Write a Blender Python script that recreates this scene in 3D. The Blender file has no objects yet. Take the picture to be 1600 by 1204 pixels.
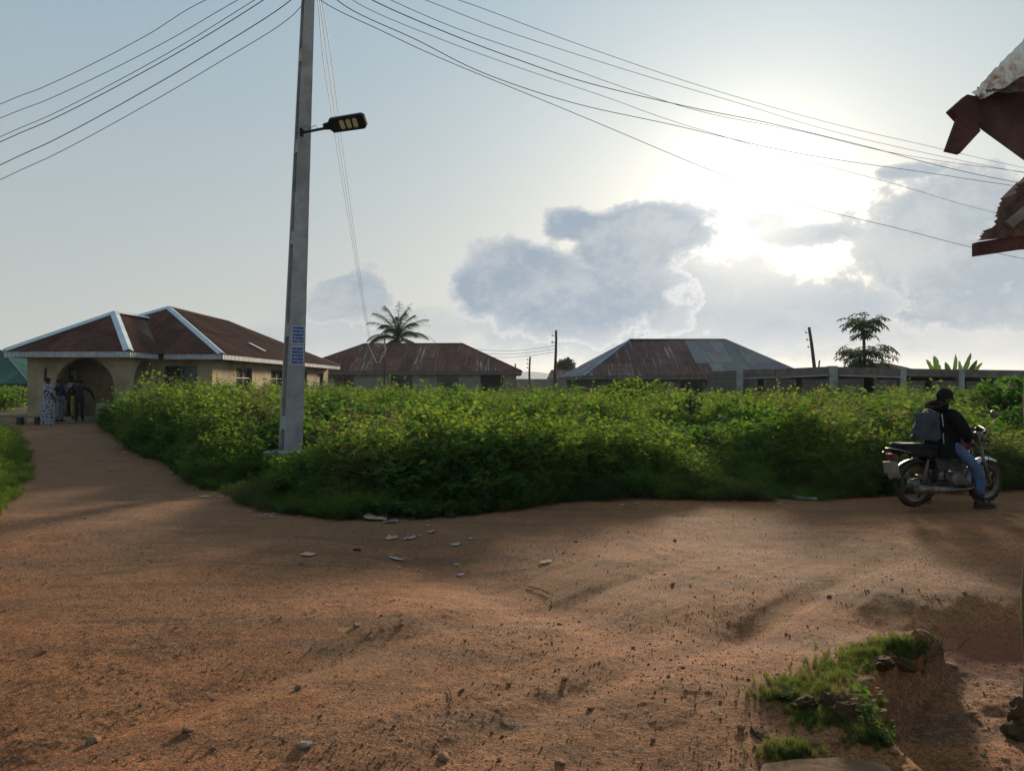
import bpy, math, random
import numpy as np
from mathutils import Vector, Matrix

random.seed(7); rng = np.random.default_rng(7)
R = math.radians
scn = bpy.context.scene
COL = scn.collection

# ------------------------------------------------------------------ camera, world, sun, exposure
CAMH = 1.65; F = 1200.0; HOR = 600.0
cd = bpy.data.cameras.new('camera'); cam = bpy.data.objects.new('camera', cd); COL.objects.link(cam)
cam.location = (0, 0, CAMH); cam.rotation_euler = (R(90), 0, 0)
cd.sensor_width = 36; cd.lens = 27.0; cd.shift_y = -(602 - HOR) / 1600; cd.clip_start = .05; cd.clip_end = 9000
scn.camera = cam
SUN_AZ = math.atan(380 / 1200); SUN_EL = R(13.0)       # to the right of +Y
sd = Vector((math.sin(SUN_AZ) * math.cos(SUN_EL), math.cos(SUN_AZ) * math.cos(SUN_EL), math.sin(SUN_EL)))
sl = bpy.data.lights.new('sun', 'SUN'); sl.energy = 5.0; sl.angle = R(6.5); sl.color = (1, .83, .62)
so = bpy.data.objects.new('sun', sl); COL.objects.link(so); so.rotation_euler = sd.to_track_quat('Z', 'Y').to_euler(); so.location = (10, 30, 20)
scn.view_settings.view_transform = 'Standard'; scn.view_settings.look = 'None'
scn.view_settings.exposure = 0.38; scn.view_settings.gamma = 1; scn.view_settings.use_curve_mapping = False

def px(x, y, Y):
    return Vector(((x - 800) / F * Y, Y, CAMH - (y - HOR) / F * Y))

class NT:
    """tiny node-tree writer"""
    def __init__(s, tree): s.t = tree; s.n = tree.nodes; s.l = tree.links
    def put(s, sock, v):
        if isinstance(v, bpy.types.NodeSocket): s.l.new(v, sock)
        elif isinstance(v, (tuple, list)) and len(v) == 3 and sock.type == 'RGBA': sock.default_value = (*v, 1)
        else: sock.default_value = v
    def node(s, typ, **kw):
        n = s.n.new(typ)
        for k, v in kw.items():
            if k in n.inputs: s.put(n.inputs[k], v)
            else: setattr(n, k, v)
        return n
    def m(s, op, a, b=0.0, c=None, clamp=False):
        n = s.n.new('ShaderNodeMath'); n.operation = op; n.use_clamp = clamp
        s.put(n.inputs[0], a); s.put(n.inputs[1], b)
        if c is not None: s.put(n.inputs[2], c)
        return n.outputs[0]
    def ss(s, x, a, b, lo=0.0, hi=1.0):
        n = s.n.new('ShaderNodeMapRange'); n.interpolation_type = 'SMOOTHSTEP'
        s.put(n.inputs['Value'], x); s.put(n.inputs['From Min'], a); s.put(n.inputs['From Max'], b)
        s.put(n.inputs['To Min'], lo); s.put(n.inputs['To Max'], hi)
        return n.outputs[0]
    def mix(s, f, a, b, typ='MIX'):
        n = s.n.new('ShaderNodeMix'); n.data_type = 'RGBA'; n.blend_type = typ
        s.put(n.inputs['Factor'], f); s.put(n.inputs[6], a); s.put(n.inputs[7], b)
        return n.outputs[2]
    def noise(s, vec, scale, detail=4, rough=.5, dist=0.0, out='Fac'):
        n = s.n.new('ShaderNodeTexNoise'); n.inputs['Scale'].default_value = scale
        n.inputs['Detail'].default_value = detail; n.inputs['Roughness'].default_value = rough; n.inputs['Distortion'].default_value = dist
        if vec is not None: s.l.new(vec, n.inputs['Vector'])
        return n.outputs[out]

world = bpy.data.worlds.new('World'); scn.world = world; world.use_nodes = True
def build_world():
    t = world.node_tree; t.nodes.clear(); N = NT(t)
    out = N.node('ShaderNodeOutputWorld'); bg = N.node('ShaderNodeBackground'); bg.inputs['Strength'].default_value = .10
    t.links.new(bg.outputs[0], out.inputs['Surface'])
    tc = N.node('ShaderNodeTexCoord'); d = tc.outputs['Generated']
    sky = N.node('ShaderNodeTexSky'); sky.sky_type = 'NISHITA'; sky.sun_disc = False
    sky.sun_elevation = SUN_EL; sky.sun_rotation = SUN_AZ; sky.air_density = 1.0; sky.dust_density = 2.0; sky.ozone_density = 1.0
    sx = N.node('ShaderNodeSeparateXYZ'); t.links.new(d, sx.inputs[0])
    az = N.m('ARCTAN2', sx.outputs[0], sx.outputs[1]); el = N.m('ARCSINE', sx.outputs[2])
    # pale high haze veiling the blue: cooler and a little darker upward
    up = N.ss(el, 0.0, R(38))
    veil = N.mix(N.m('POWER', up, .8), (3.85, 4.05, 3.9), (2.05, 3.15, 4.0))
    base = N.mix(.93, sky.outputs[0], veil)
    # aureole of the low sun in thin cloud
    dp = N.node('ShaderNodeVectorMath'); dp.operation = 'DOT_PRODUCT'; t.links.new(d, dp.inputs[0]); dp.inputs[1].default_value = tuple(px(1185, 285, 1000).normalized() if False else Vector((math.sin(SUN_AZ)*math.cos(R(12.4)), math.cos(SUN_AZ)*math.cos(R(12.4)), math.sin(R(12.4)))))
    ang = N.m('ARCCOSINE', N.m('MINIMUM', dp.outputs['Value'], .99999))
    g1 = N.m('MULTIPLY', N.m('EXPONENT', N.m('MULTIPLY', ang, -1 / R(13.0))), 3.6)
    q = N.m('DIVIDE', ang, R(4.7)); g2 = N.m('MULTIPLY', N.m('EXPONENT', N.m('MULTIPLY', N.m('MULTIPLY', q, q), -1)), 6.0)
    g = N.m('ADD', g1, g2)
    gc = N.node('ShaderNodeCombineXYZ')
    t.links.new(N.m('MULTIPLY', g, 1.0), gc.inputs[0]); t.links.new(N.m('MULTIPLY', g, .96), gc.inputs[1]); t.links.new(N.m('MULTIPLY', g, .84), gc.inputs[2])
    lit = N.mix(1.0, base, gc.outputs[0], 'ADD')
    # cloud fields: elliptical masses broken up by noise
    def field(blobs):
        f = None
        for (bx, by, rx, ry) in blobs:
            ca = math.atan((bx - 800) / F); ce = math.atan((HOR - by) / F * math.cos(ca))
            a = N.m('MULTIPLY', N.m('SUBTRACT', az, ca), F / rx); b = N.m('MULTIPLY', N.m('SUBTRACT', el, ce), F / ry)
            r = N.m('SQRT', N.m('ADD', N.m('MULTIPLY', a, a), N.m('MULTIPLY', b, b)))
            v = N.m('SUBTRACT', 1.0, r)
            f = v if f is None else N.m('SMOOTH_MAX', f, v, .15)
        return f
    mp = N.node('ShaderNodeMapping'); t.links.new(d, mp.inputs[0]); mp.inputs['Scale'].default_value = (1, 1, 1.35)
    n1 = N.noise(mp.outputs[0], 7.0, 10, .62, .15); n2 = N.noise(mp.outputs[0], 24.0, 8, .66, .0)
    nn = N.m('ADD', N.m('MULTIPLY', N.m('SUBTRACT', n1, .5), 3.0), N.m('MULTIPLY', N.m('SUBTRACT', n2, .5), 1.9))
    A = field([(1010, 360, 135, 46), (900, 352, 75, 32), (970, 395, 100, 40), (820, 425, 105, 62), (748, 455, 60, 52), (900, 470, 190, 72)])
    D = field([(900, 500, 250, 70), (1080, 465, 150, 70), (1190, 485, 150, 62), (1290, 485, 110, 48)])
    fd = N.m('ADD', D, N.m('MULTIPLY', nn, .62))
    fa = N.m('ADD', A, N.m('MULTIPLY', nn, .52))
    B = field([(1490, 330, 130, 62), (1540, 420, 190, 78), (1500, 480, 180, 40), (1273, 366, 78, 17), (1190, 345, 34, 14), (1420, 268, 76, 13), (556, 458, 66, 42), (515, 480, 40, 22)])
    fb = N.m('ADD', B, N.m('MULTIPLY', nn, .95))
    def lay(cur, f, soft, deep, body, edge, op):
        al = N.m('MULTIPLY', N.ss(f, 0.0, soft), op)
        c0 = N.mix(N.m('MULTIPLY', N.ss(f, 0.02, deep), N.ss(N.m('ADD', n1, N.m('MULTIPLY', n2, .6)), .98, .70, .45, 1.0)), edge, body)
        k = N.node('ShaderNodeVectorMath'); k.operation = 'SCALE'; t.links.new(gc.outputs[0], k.inputs[0]); N.put(k.inputs['Scale'], N.ss(f, .0, .22, .75, .20))
        return N.mix(al, cur, N.mix(1.0, c0, k.outputs[0], 'ADD'))
    # broad soft grey-blue bank low over the horizon
    low = N.m('MULTIPLY', N.ss(el, 0.0, R(2.5)), N.ss(el, R(9.5), R(3.5)))
    bank = N.m('MULTIPLY', low, N.ss(N.noise(mp.outputs[0], 3.2, 7, .6, .4), .36, .62))
    bank = N.m('MULTIPLY', bank, N.ss(az, R(-24), R(-6)))
    body = (1.85, 2.5, 3.3)
    kb = N.node('ShaderNodeVectorMath'); kb.operation = 'SCALE'; t.links.new(gc.outputs[0], kb.inputs[0]); kb.inputs['Scale'].default_value = .2
    lit = N.mix(N.m('MULTIPLY', bank, .75), lit, N.mix(1.0, (3.2, 3.6, 4.1), kb.outputs[0], 'ADD'))
    # small drifting scraps everywhere, also outside the frame
    scr = N.m('MULTIPLY', N.ss(N.noise(mp.outputs[0], 4.5, 9, .62, .5), .60, .72), N.ss(el, R(30), R(8)))
    lit = N.mix(N.m('MULTIPLY', scr, .32), lit, N.mix(1.0, (3.6, 3.9, 4.3), kb.outputs[0], 'ADD'))
    Cc = field([(1010, 525, 380, 62), (1290, 515, 190, 48), (640, 515, 190, 52), (430, 530, 120, 30)])
    fc = N.m('ADD', Cc, N.m('MULTIPLY', nn, .7))
    lit = lay(lit, fc, .45, .9, (2.9, 3.35, 3.9), (3.9, 4.0, 4.0), .62)
    lit = lay(lit, fb, .12, .5, body, (4.7, 4.75, 4.7), .78)
    lit = lay(lit, fd, .14, .6, (2.6, 3.2, 3.85), (4.4, 4.5, 4.5), .8)
    lit = lay(lit, fa, .06, .40, body, (4.6, 4.7, 4.8), .93)
    t.links.new(lit, bg.inputs['Color'])
build_world()
world.cycles.sampling_method = 'MANUAL'; world.cycles.sample_map_resolution = 512
scn.cycles.max_bounces = 8; scn.cycles.transparent_max_bounces = 8; scn.cycles.transmission_bounces = 6

# ------------------------------------------------------------------ helpers
def prop(o, label=None, cat=None, group=None, kind=None):
    if label: o['label'] = label
    if cat: o['category'] = cat
    if group: o['group'] = group
    if kind: o['kind'] = kind
    return o
def thing(name, label, cat, loc=(0, 0, 0), rz=0, group=None):
    o = bpy.data.objects.new(name, None); COL.objects.link(o); o.location = loc; o.rotation_euler = (0, 0, rz)
    o.empty_display_size = .2
    return prop(o, label, cat, group)
def wloc(p):
    v = Vector((0, 0, 0))
    while p is not None: v += p.location; p = p.parent
    return v
class MB:
    def __init__(s): s.v = []; s.f = []; s.mi = []; s.cm = 0; s.sm = []; s.smooth = False
    def add(s, vs, fs):
        o = len(s.v); s.v += [tuple(v) for v in vs]
        for f in fs: s.f.append([i + o for i in f]); s.mi.append(s.cm); s.sm.append(s.smooth)
        return s
    def box(s, c, d, rz=0.0, M=None, tap=1.0):
        hx, hy, hz = d[0] / 2, d[1] / 2, d[2] / 2; vs = []
        for z in (-1, 1):
            k = tap if z > 0 else 1
            for x, y in ((-1, -1), (1, -1), (1, 1), (-1, 1)): vs.append(Vector((x * hx * k, y * hy * k, z * hz)))
        Mt = M if M is not None else Matrix.Rotation(rz, 3, 'Z')
        vs = [Mt @ v + Vector(c) for v in vs]
        return s.add(vs, [(3, 2, 1, 0), (4, 5, 6, 7), (0, 1, 5, 4), (1, 2, 6, 5), (2, 3, 7, 6), (3, 0, 4, 7)])
    def bx(s, a, b):
        c = [(a[i] + b[i]) / 2 for i in range(3)]; d = [abs(a[i] - b[i]) for i in range(3)]
        return s.box(c, d)
    def beam(s, a, b, w, h):
        """rectangular bar from a to b"""
        a, b = Vector(a), Vector(b); d = b - a; q = d.to_track_quat('X', 'Z').to_matrix()
        return s.box((a + b) / 2, (d.length, w, h), M=q)
    def tube(s, pts, r, n=8, caps=True, flat=1.0):
        pts = [Vector(p) for p in pts]; L = len(pts)
        rr = r if isinstance(r, (list, tuple)) else [r] * L
        ring = []; up = Vector((0, 0, 1)); prev = None; base = len(s.v); vs = []
        for i, p in enumerate(pts):
            t = (pts[min(i + 1, L - 1)] - pts[max(i - 1, 0)])
            t = t.normalized() if t.length > 1e-9 else Vector((0, 0, 1))
            if prev is None:
                a = t.cross(up)
                if a.length < .1: a = t.cross(Vector((1, 0, 0)))
            else:
                a = prev - t * prev.dot(t)
            a.normalize(); prev = a; b = t.cross(a)
            for k in range(n):
                an = 2 * math.pi * k / n; vs.append(p + (a * math.cos(an) + b * math.sin(an) * flat) * rr[i])
        fs = []
        for i in range(L - 1):
            for k in range(n):
                fs.append((i * n + k, i * n + (k + 1) % n, (i + 1) * n + (k + 1) % n, (i + 1) * n + k))
        if caps: fs.append(tuple(range(n - 1, -1, -1))); fs.append(tuple((L - 1) * n + k for k in range(n)))
        sv = s.smooth; s.smooth = n > 5; s.add(vs, fs); s.smooth = sv
        return s
    def lathe(s, prof, c, axis='Z', n=20, M=None):
        vs = []; c = Vector(c)
        for (r, z) in prof:
            for k in range(n):
                an = 2 * math.pi * k / n; v = Vector((r * math.cos(an), r * math.sin(an), z))
                if axis == 'X': v = Vector((v.z, v.x, v.y))
                if axis == 'Y': v = Vector((v.x, v.z, v.y))
                if M is not None: v = M @ v
                vs.append(v + c)
        fs = []
        for i in range(len(prof) - 1):
            for k in range(n): fs.append((i * n + k, i * n + (k + 1) % n, (i + 1) * n + (k + 1) % n, (i + 1) * n + k))
        sv = s.smooth; s.smooth = True; s.add(vs, fs); s.smooth = sv
        return s
    def torus(s, c, Rr, r, n=36, m=8, axis='Y', sx=1.0):
        prof = [(Rr + r * math.cos(2 * math.pi * i / m), r * sx * math.sin(2 * math.pi * i / m)) for i in range(m + 1)]
        return s.lathe(prof, c, axis, n)
    def prism(s, poly, off):
        """poly: 3D points (planar), extruded by vector off"""
        off = Vector(off); n = len(poly); vs = [Vector(p) for p in poly] + [Vector(p) + off for p in poly]
        fs = [tuple(range(n)), tuple(range(2 * n - 1, n - 1, -1))] + [(i, i + n, (i + 1) % n + n, (i + 1) % n) for i in range(n)]
        return s.add(vs, fs)
    def build(s, name, mat, parent=None, bevel=0.0, recalc=False):
        me = bpy.data.meshes.new(name); o0 = wloc(parent) if parent is not None else Vector((0, 0, 0))
        me.from_pydata([(v[0] - o0.x, v[1] - o0.y, v[2] - o0.z) for v in s.v], [], s.f)
        for m in (mat if isinstance(mat, (list, tuple)) else [mat]): me.materials.append(m)
        me.polygons.foreach_set('material_index', s.mi); me.polygons.foreach_set('use_smooth', s.sm); me.update()
        o = bpy.data.objects.new(name, me); COL.objects.link(o)
        if parent is not None: o.parent = parent
        if bevel > 0:
            b = o.modifiers.new('bevel', 'BEVEL'); b.width = bevel; b.segments = 2; b.limit_method = 'ANGLE'
        return o
def child_copy(src, parent, loc=(0, 0, 0), rot=(0, 0, 0), sc=(1, 1, 1), name=None):
    o = src.copy(); COL.objects.link(o); o.parent = parent; o.location = loc; o.rotation_euler = rot; o.scale = sc
    if name: o.name = name
    return o
def fast_mesh(name, V, Fq, mats=None, smooth=True):
    me = bpy.data.meshes.new(name); k = Fq.shape[1]
    me.vertices.add(len(V)); me.vertices.foreach_set('co', np.ascontiguousarray(V, dtype=np.float32).ravel())
    me.loops.add(Fq.size); me.loops.foreach_set('vertex_index', np.ascontiguousarray(Fq, dtype=np.int32).ravel())
    me.polygons.add(len(Fq)); me.polygons.foreach_set('loop_start', np.arange(0, Fq.size, k, dtype=np.int32))
    me.polygons.foreach_set('use_smooth', np.full(len(Fq), smooth)); me.update(calc_edges=True)
    for m in mats or []: me.materials.append(m)
    return me

# numpy value noise
_P = rng.permutation(4096)
def vnoise(x, y, sc, seed=0):
    x = np.asarray(x, dtype=np.float64) * sc + seed * 17.3 + 500; y = np.asarray(y, dtype=np.float64) * sc + seed * 9.7 + 500
    xi = np.floor(x).astype(np.int64); yi = np.floor(y).astype(np.int64); fx = x - xi; fy = y - yi
    fx = fx * fx * (3 - 2 * fx); fy = fy * fy * (3 - 2 * fy)
    def h(a, b): return _P[(_P[a & 4095] + b) & 4095] / 4095.0
    return (h(xi, yi) * (1 - fx) + h(xi + 1, yi) * fx) * (1 - fy) + (h(xi, yi + 1) * (1 - fx) + h(xi + 1, yi + 1) * fx) * fy
def fbm(x, y, sc, oct=4, g=.5, seed=0):
    a = 1.0; t = 0; s = 0
    for i in range(oct): s = s + a * (vnoise(x, y, sc * 2 ** i, seed + i) - .5); t += a; a *= g
    return s / t
def sstep(x, a, b):
    t = np.clip((np.asarray(x, dtype=np.float64) - a) / (b - a), 0, 1); return t * t * (3 - 2 * t)

# ------------------------------------------------------------------ materials
def new_mat(name):
    m = bpy.data.materials.new(name); m.use_nodes = True; t = m.node_tree; t.nodes.clear(); N = NT(t)
    out = N.node('ShaderNodeOutputMaterial'); p = N.node('ShaderNodeBsdfPrincipled'); t.links.new(p.outputs[0], out.inputs['Surface'])
    return m, N, p, out
def simple(name, c, rough=.6, metal=0.0, var=.15, vscale=8.0, bump=0.0, bscale=40.0, rnd=0.0, c2=None, c2amt=.0, c2scale=2.0, spec=.4):
    m, N, p, out = new_mat(name); tc = N.node('ShaderNodeTexCoord'); g = N.node('ShaderNodeNewGeometry')
    v = g.outputs['Position'] if name.startswith('w_') else tc.outputs['Object']
    n = N.noise(v, vscale, 6, .6)
    lo = tuple(x * (1 - var) for x in c); hi = tuple(min(1, x * (1 + var)) for x in c)
    col = N.mix(N.ss(n, .3, .7), lo, hi)
    if c2: col = N.mix(N.m('MULTIPLY', N.ss(N.noise(v, c2scale, 7, .65, .3), .5 - .1, .5 + .16), c2amt), col, c2)
    if rnd:
        oi = N.node('ShaderNodeObjectInfo'); k = N.m('ADD', 1 - rnd, N.m('MULTIPLY', oi.outputs['Random'], 2 * rnd))
        cc = N.node('ShaderNodeCombineXYZ'); [N.put(cc.inputs[i], k) for i in range(3)]
        col = N.mix(1.0, col, cc.outputs[0], 'MULTIPLY')
    N.put(p.inputs['Base Color'], col); p.inputs['Metallic'].default_value = metal
    N.put(p.inputs['Roughness'], N.ss(n, .2, .8, max(0, rough - .08), min(1, rough + .08))); p.inputs['Specular IOR Level'].default_value = spec if rough < .75 else min(spec, .10)
    if bump:
        b = N.node('ShaderNodeBump'); b.inputs['Strength'].default_value = bump; b.inputs['Distance'].default_value = .01
        N.put(b.inputs['Height'], N.noise(v, bscale, 6, .65)); N.put(p.inputs['Normal'], b.outputs[0])
    return m

def make_ground_mat():
    m, N, p, out = new_mat('laterite_earth'); g = N.node('ShaderNodeNewGeometry'); v = g.outputs['Position']
    big = N.noise(v, .45, 6, .6, .5); med = N.noise(v, 2.2, 7, .62, .4); fine = N.noise(v, 58, 5, .75); grit = N.noise(v, 110, 3, .7)
    c = N.mix(N.ss(med, .32, .68), (.250, .084, .029), (.420, .163, .056))
    c = N.mix(N.m('MULTIPLY', N.ss(big, .40, .62), .75), c, (.275, .128, .055))
    # wheel tracks swept diagonally, darker loose grit
    mp = N.node('ShaderNodeMapping'); N.put(mp.inputs[0], v); mp.inputs['Rotation'].default_value = (0, 0, R(-45)); mp.inputs['Scale'].default_value = (.25, 2.2, 1)
    tr = N.noise(mp.outputs[0], 1.4, 6, .6, .25)
    c = N.mix(N.m('MULTIPLY', N.ss(tr, .50, .62), .75), c, (.150, .074, .040))
    def cells(sc):
        q = N.node('ShaderNodeTexVoronoi'); N.put(q.inputs['Vector'], v); q.inputs['Scale'].default_value = sc; s_ = N.node('ShaderNodeSeparateXYZ'); N.put(s_.inputs[0], q.outputs['Color']); return s_.outputs[0], s_.outputs[1], q.outputs['Distance']
    for sc, am in ((95, .8), (48, .6), (22, .35)):
        ca, cb, cdist = cells(sc); inn_ = N.ss(cdist, .62, .40)
        c = N.mix(N.m('MULTIPLY', N.m('MULTIPLY', N.ss(ca, .66, .78), inn_), am), c, (.085, .034, .018))
        c = N.mix(N.m('MULTIPLY', N.m('MULTIPLY', N.ss(cb, .80, .90), inn_), am * .8), c, (.46, .235, .105))
    gr2 = N.noise(v, 19, 5, .72)
    c = N.mix(N.m('MULTIPLY', N.ss(gr2, .50, .64), .35), c, (.105, .046, .024))
    c = N.mix(N.m('MULTIPLY', N.ss(fine, .52, .64), .45), c, (.060, .028, .016))
    c = N.mix(N.m('MULTIPLY', N.ss(fine, .42, .30), .40), c, (.34, .18, .095))
    vo = N.node('ShaderNodeTexVoronoi'); N.put(vo.inputs['Vector'], v); vo.inputs['Scale'].default_value = 55
    c = N.mix(N.m('MULTIPLY', N.ss(vo.outputs['Distance'], .30, .05), .30), c, (.25, .15, .095))
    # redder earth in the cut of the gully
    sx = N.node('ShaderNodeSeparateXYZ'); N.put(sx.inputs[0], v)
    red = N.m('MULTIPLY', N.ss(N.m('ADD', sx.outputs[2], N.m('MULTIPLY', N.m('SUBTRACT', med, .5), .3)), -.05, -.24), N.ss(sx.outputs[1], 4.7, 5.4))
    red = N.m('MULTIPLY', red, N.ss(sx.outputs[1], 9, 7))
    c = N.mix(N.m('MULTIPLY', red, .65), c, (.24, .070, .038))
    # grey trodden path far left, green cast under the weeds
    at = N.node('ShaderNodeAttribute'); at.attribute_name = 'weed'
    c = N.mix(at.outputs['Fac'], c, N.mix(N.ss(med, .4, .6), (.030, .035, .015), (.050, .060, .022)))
    at2 = N.node('ShaderNodeAttribute'); at2.attribute_name = 'grey'
    c = N.mix(N.m('MULTIPLY', at2.outputs['Fac'], .35), c, (.205, .125, .078))
    N.put(p.inputs['Base Color'], c); p.inputs['Roughness'].default_value = .92; p.inputs['Specular IOR Level'].default_value = .15
    b = N.node('ShaderNodeBump'); b.inputs['Strength'].default_value = 1.0; b.inputs['Distance'].default_value = .014
    hsum = N.m('ADD', N.m('ADD', fine, N.m('MULTIPLY', grit, .45)), N.m('MULTIPLY', N.ss(vo.outputs['Distance'], .5, .0), .35))
    N.put(b.inputs['Height'], hsum); N.put(p.inputs['Normal'], b.outputs[0])
    return m
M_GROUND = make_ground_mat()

def leaf_mat(name, c1, c2, trans, rough=.8, patch=None):
    m, N, p, out = new_mat(name); g = N.node('ShaderNodeNewGeometry'); oi = N.node('ShaderNodeObjectInfo')
    n = N.noise(g.outputs['Position'], 1.1, 4, .6)
    f = N.m('ADD', N.m('MULTIPLY', oi.outputs['Random'], .55), N.m('MULTIPLY', n, .45))
    col = N.mix(N.ss(f, .2, .8), c1, c2)
    if patch: 
        pf = N.ss(N.noise(g.outputs['Position'], .42, 4, .65, .3), .54, .68)
        col = N.mix(N.m('MULTIPLY', pf, .6), col, patch)
    N.put(p.inputs['Base Color'], col); p.inputs['Roughness'].default_value = rough; p.inputs['Specular IOR Level'].default_value = .12
    tr = N.node('ShaderNodeBsdfTranslucent'); tc = N.mix(1.0, col, trans, 'MULTIPLY'); N.put(tr.inputs['Color'], tc)
    mx = N.node('ShaderNodeMixShader'); mx.inputs[0].default_value = .5; N.l.new(p.outputs[0], mx.inputs[1]); N.l.new(tr.outputs[0], mx.inputs[2])
    N.l.new(mx.outputs[0], out.inputs['Surface'])
    return m
M_LEAF = leaf_mat('weed_leaf', (.030, .070, .014), (.074, .120, .023), (2.7, 2.4, 1.2), patch=(.085, .115, .028))
M_LEAFO = leaf_mat('olive_weed_leaf', (.050, .062, .022), (.088, .098, .036), (2.0, 1.9, 1.2))
M_LEAFK = leaf_mat('deep_green_weed_leaf', (.014, .046, .012), (.034, .076, .020), (2.3, 2.2, 1.1))
M_LEAFD = leaf_mat('broad_leaf', (.024, .064, .015), (.056, .104, .022), (2.7, 2.5, 1.2))
M_TREE = leaf_mat('tree_leaf', (.025, .045, .020), (.045, .070, .028), (1.6, 1.6, 1.0))
M_BAN = leaf_mat('banana_leaf', (.035, .070, .022), (.055, .095, .028), (1.7, 1.6, 1.0))
M_GRASS = leaf_mat('grass_blade', (.050, .080, .020), (.105, .125, .036), (2.0, 1.8, 1.1), patch=(.15, .11, .05))
M_SEED = leaf_mat('seed_head', (.090, .085, .040), (.15, .125, .065), (1.6, 1.5, 1.2))
M_STEM = simple('plant_stem', (.075, .085, .032), .8, var=.3)
M_BARK = simple('bark', (.075, .060, .045), .9, var=.4, vscale=14, bump=.8, bscale=25)
M_CONC = simple('pole_concrete', (.34, .325, .315), .88, var=.13, vscale=5, bump=.6, bscale=60, c2=(.170, .155, .145), c2amt=.55, c2scale=1.6)
M_CONCD = simple('old_concrete', (.175, .145, .122), .9, var=.25, vscale=3, bump=.6, bscale=30, c2=(.08, .070, .062), c2amt=.7, c2scale=.9)
M_PLAS = simple('w_ochre_plaster', (.41, .325, .205), .9, var=.12, vscale=1.5, bump=.4, bscale=20, c2=(.20, .15, .10), c2amt=.8, c2scale=.8)
M_PLAS2 = simple('w_grey_plaster', (.25, .225, .185), .9, var=.2, vscale=1.2, bump=.4, bscale=20, c2=(.12, .105, .09), c2amt=.6, c2scale=.5)
def block_mat(name, c, c2):
    m, N, p, out = new_mat(name); g = N.node('ShaderNodeNewGeometry')
    mp = N.node('ShaderNodeMapping'); N.put(mp.inputs[0], g.outputs['Position']); mp.inputs['Rotation'].default_value = (R(90), 0, 0)
    br = N.node('ShaderNodeTexBrick'); N.put(br.inputs['Vector'], mp.outputs[0]); br.inputs['Scale'].default_value = 1.0
    br.inputs['Brick Width'].default_value = .46; br.inputs['Row Height'].default_value = .24; br.inputs['Mortar Size'].default_value = .018
    N.put(br.inputs['Color1'], c); N.put(br.inputs['Color2'], c2); N.put(br.inputs['Mortar'], tuple(x * .55 for x in c))
    n = N.noise(g.outputs['Position'], 1.3, 7, .65)
    N.put(p.inputs['Base Color'], N.mix(N.m('MULTIPLY', N.ss(n, .42, .62), .6), br.outputs['Color'], tuple(x * .45 for x in c)))
    p.inputs['Roughness'].default_value = .95
    b = N.node('ShaderNodeBump'); b.inputs['Strength'].default_value = .7; b.inputs['Distance'].default_value = .02
    N.put(b.inputs['Height'], br.outputs['Fac']); b.invert = True; N.put(p.inputs['Normal'], b.outputs[0])
    return m
M_BLOCK = block_mat('sand_blockwork', (.145, .112, .092), (.105, .082, .068))
def roof_mat(name, c, c2, streak, metal=.0, rough=.6, amt=.5):
    m, N, p, out = new_mat(name); g = N.node('ShaderNodeNewGeometry'); oi = N.node('ShaderNodeObjectInfo')
    mp = N.node('ShaderNodeMapping'); N.put(mp.inputs[0], g.outputs['Position']); mp.inputs['Scale'].default_value = (5.0, .22, .22)
    s1 = N.noise(mp.outputs[0], 1.6, 6, .65); n = N.noise(g.outputs['Position'], 2.2, 7, .65)
    col = N.mix(N.ss(n, .3, .7), c, c2); col = N.mix(N.m('MULTIPLY', N.ss(s1, .54, .66), amt), col, streak)
    k = N.m('ADD', .72, N.m('MULTIPLY', oi.outputs['Random'], .56)); cc = N.node('ShaderNodeCombineXYZ'); [N.put(cc.inputs[i], k) for i in range(3)]
    N.put(p.inputs['Base Color'], N.mix(1.0, col, cc.outputs[0], 'MULTIPLY')); p.inputs['Metallic'].default_value = metal; p.inputs['Roughness'].default_value = rough
    p.inputs['Specular IOR Level'].default_value = .12 if not metal else .3
    return m
M_RUST = roof_mat('rusted_roof_sheet', (.062, .022, .015), (.098, .038, .026), (.15, .085, .065), rough=.85, amt=.35)
M_RUSTL = roof_mat('rusted_roof_sheet_pale', (.098, .048, .040), (.140, .075, .064), (.34, .26, .23), rough=.85, amt=.85)
M_RUST2 = roof_mat('red_rust_roof_sheet', (.105, .038, .028), (.150, .062, .046), (.30, .20, .17), rough=.85, amt=.5)
M_RUST3 = roof_mat('red_rust_roof_sheet_streaked', (.120, .050, .038), (.165, .080, .062), (.42, .33, .29), rough=.85, amt=.95)
M_ZINC = roof_mat('zinc_roof_sheet', (.150, .132, .125), (.205, .182, .172), (.09, .07, .065), metal=.15, rough=.55, amt=.5)
M_GREENR = roof_mat('green_roof_sheet', (.018, .075, .055), (.028, .095, .070), (.015, .05, .04), rough=.5)
M_CAP = simple('aluminium_ridge_cap', (.50, .53, .56), .5, metal=.3, var=.12, vscale=2)
M_CAPB = simple('blue_grey_ridge_cap', (.20, .26, .36), .5, metal=.2, var=.2, vscale=2)
M_FASC = simple('pale_fascia', (.42, .42, .43), .6, var=.25, vscale=3, c2=(.18, .16, .15), c2amt=.5, c2scale=1.5)
M_WOODG = simple('grey_timber', (.16, .14, .12), .85, var=.3, vscale=6)
M_WOODR = simple('red_brown_timber', (.095, .047, .038), .75, var=.3, vscale=5, bump=.6, bscale=22, c2=(.060, .030, .025), c2amt=.7, c2scale=6)
M_GLASS = simple('dark_window_glass', (.018, .020, .024), .18, var=.2, spec=.5)
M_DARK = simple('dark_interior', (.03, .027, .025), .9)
M_FRAME = simple('window_frame_metal', (.10, .10, .11), .5, metal=.3)
M_WHITE = simple('white_painted_metal', (.68, .69, .70), .5, var=.1, c2=(.35, .28, .22), c2amt=.3, c2scale=4)
M_BLACKM = simple('black_metal', (.014, .014, .015), .42, metal=.2, var=.3)
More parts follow.
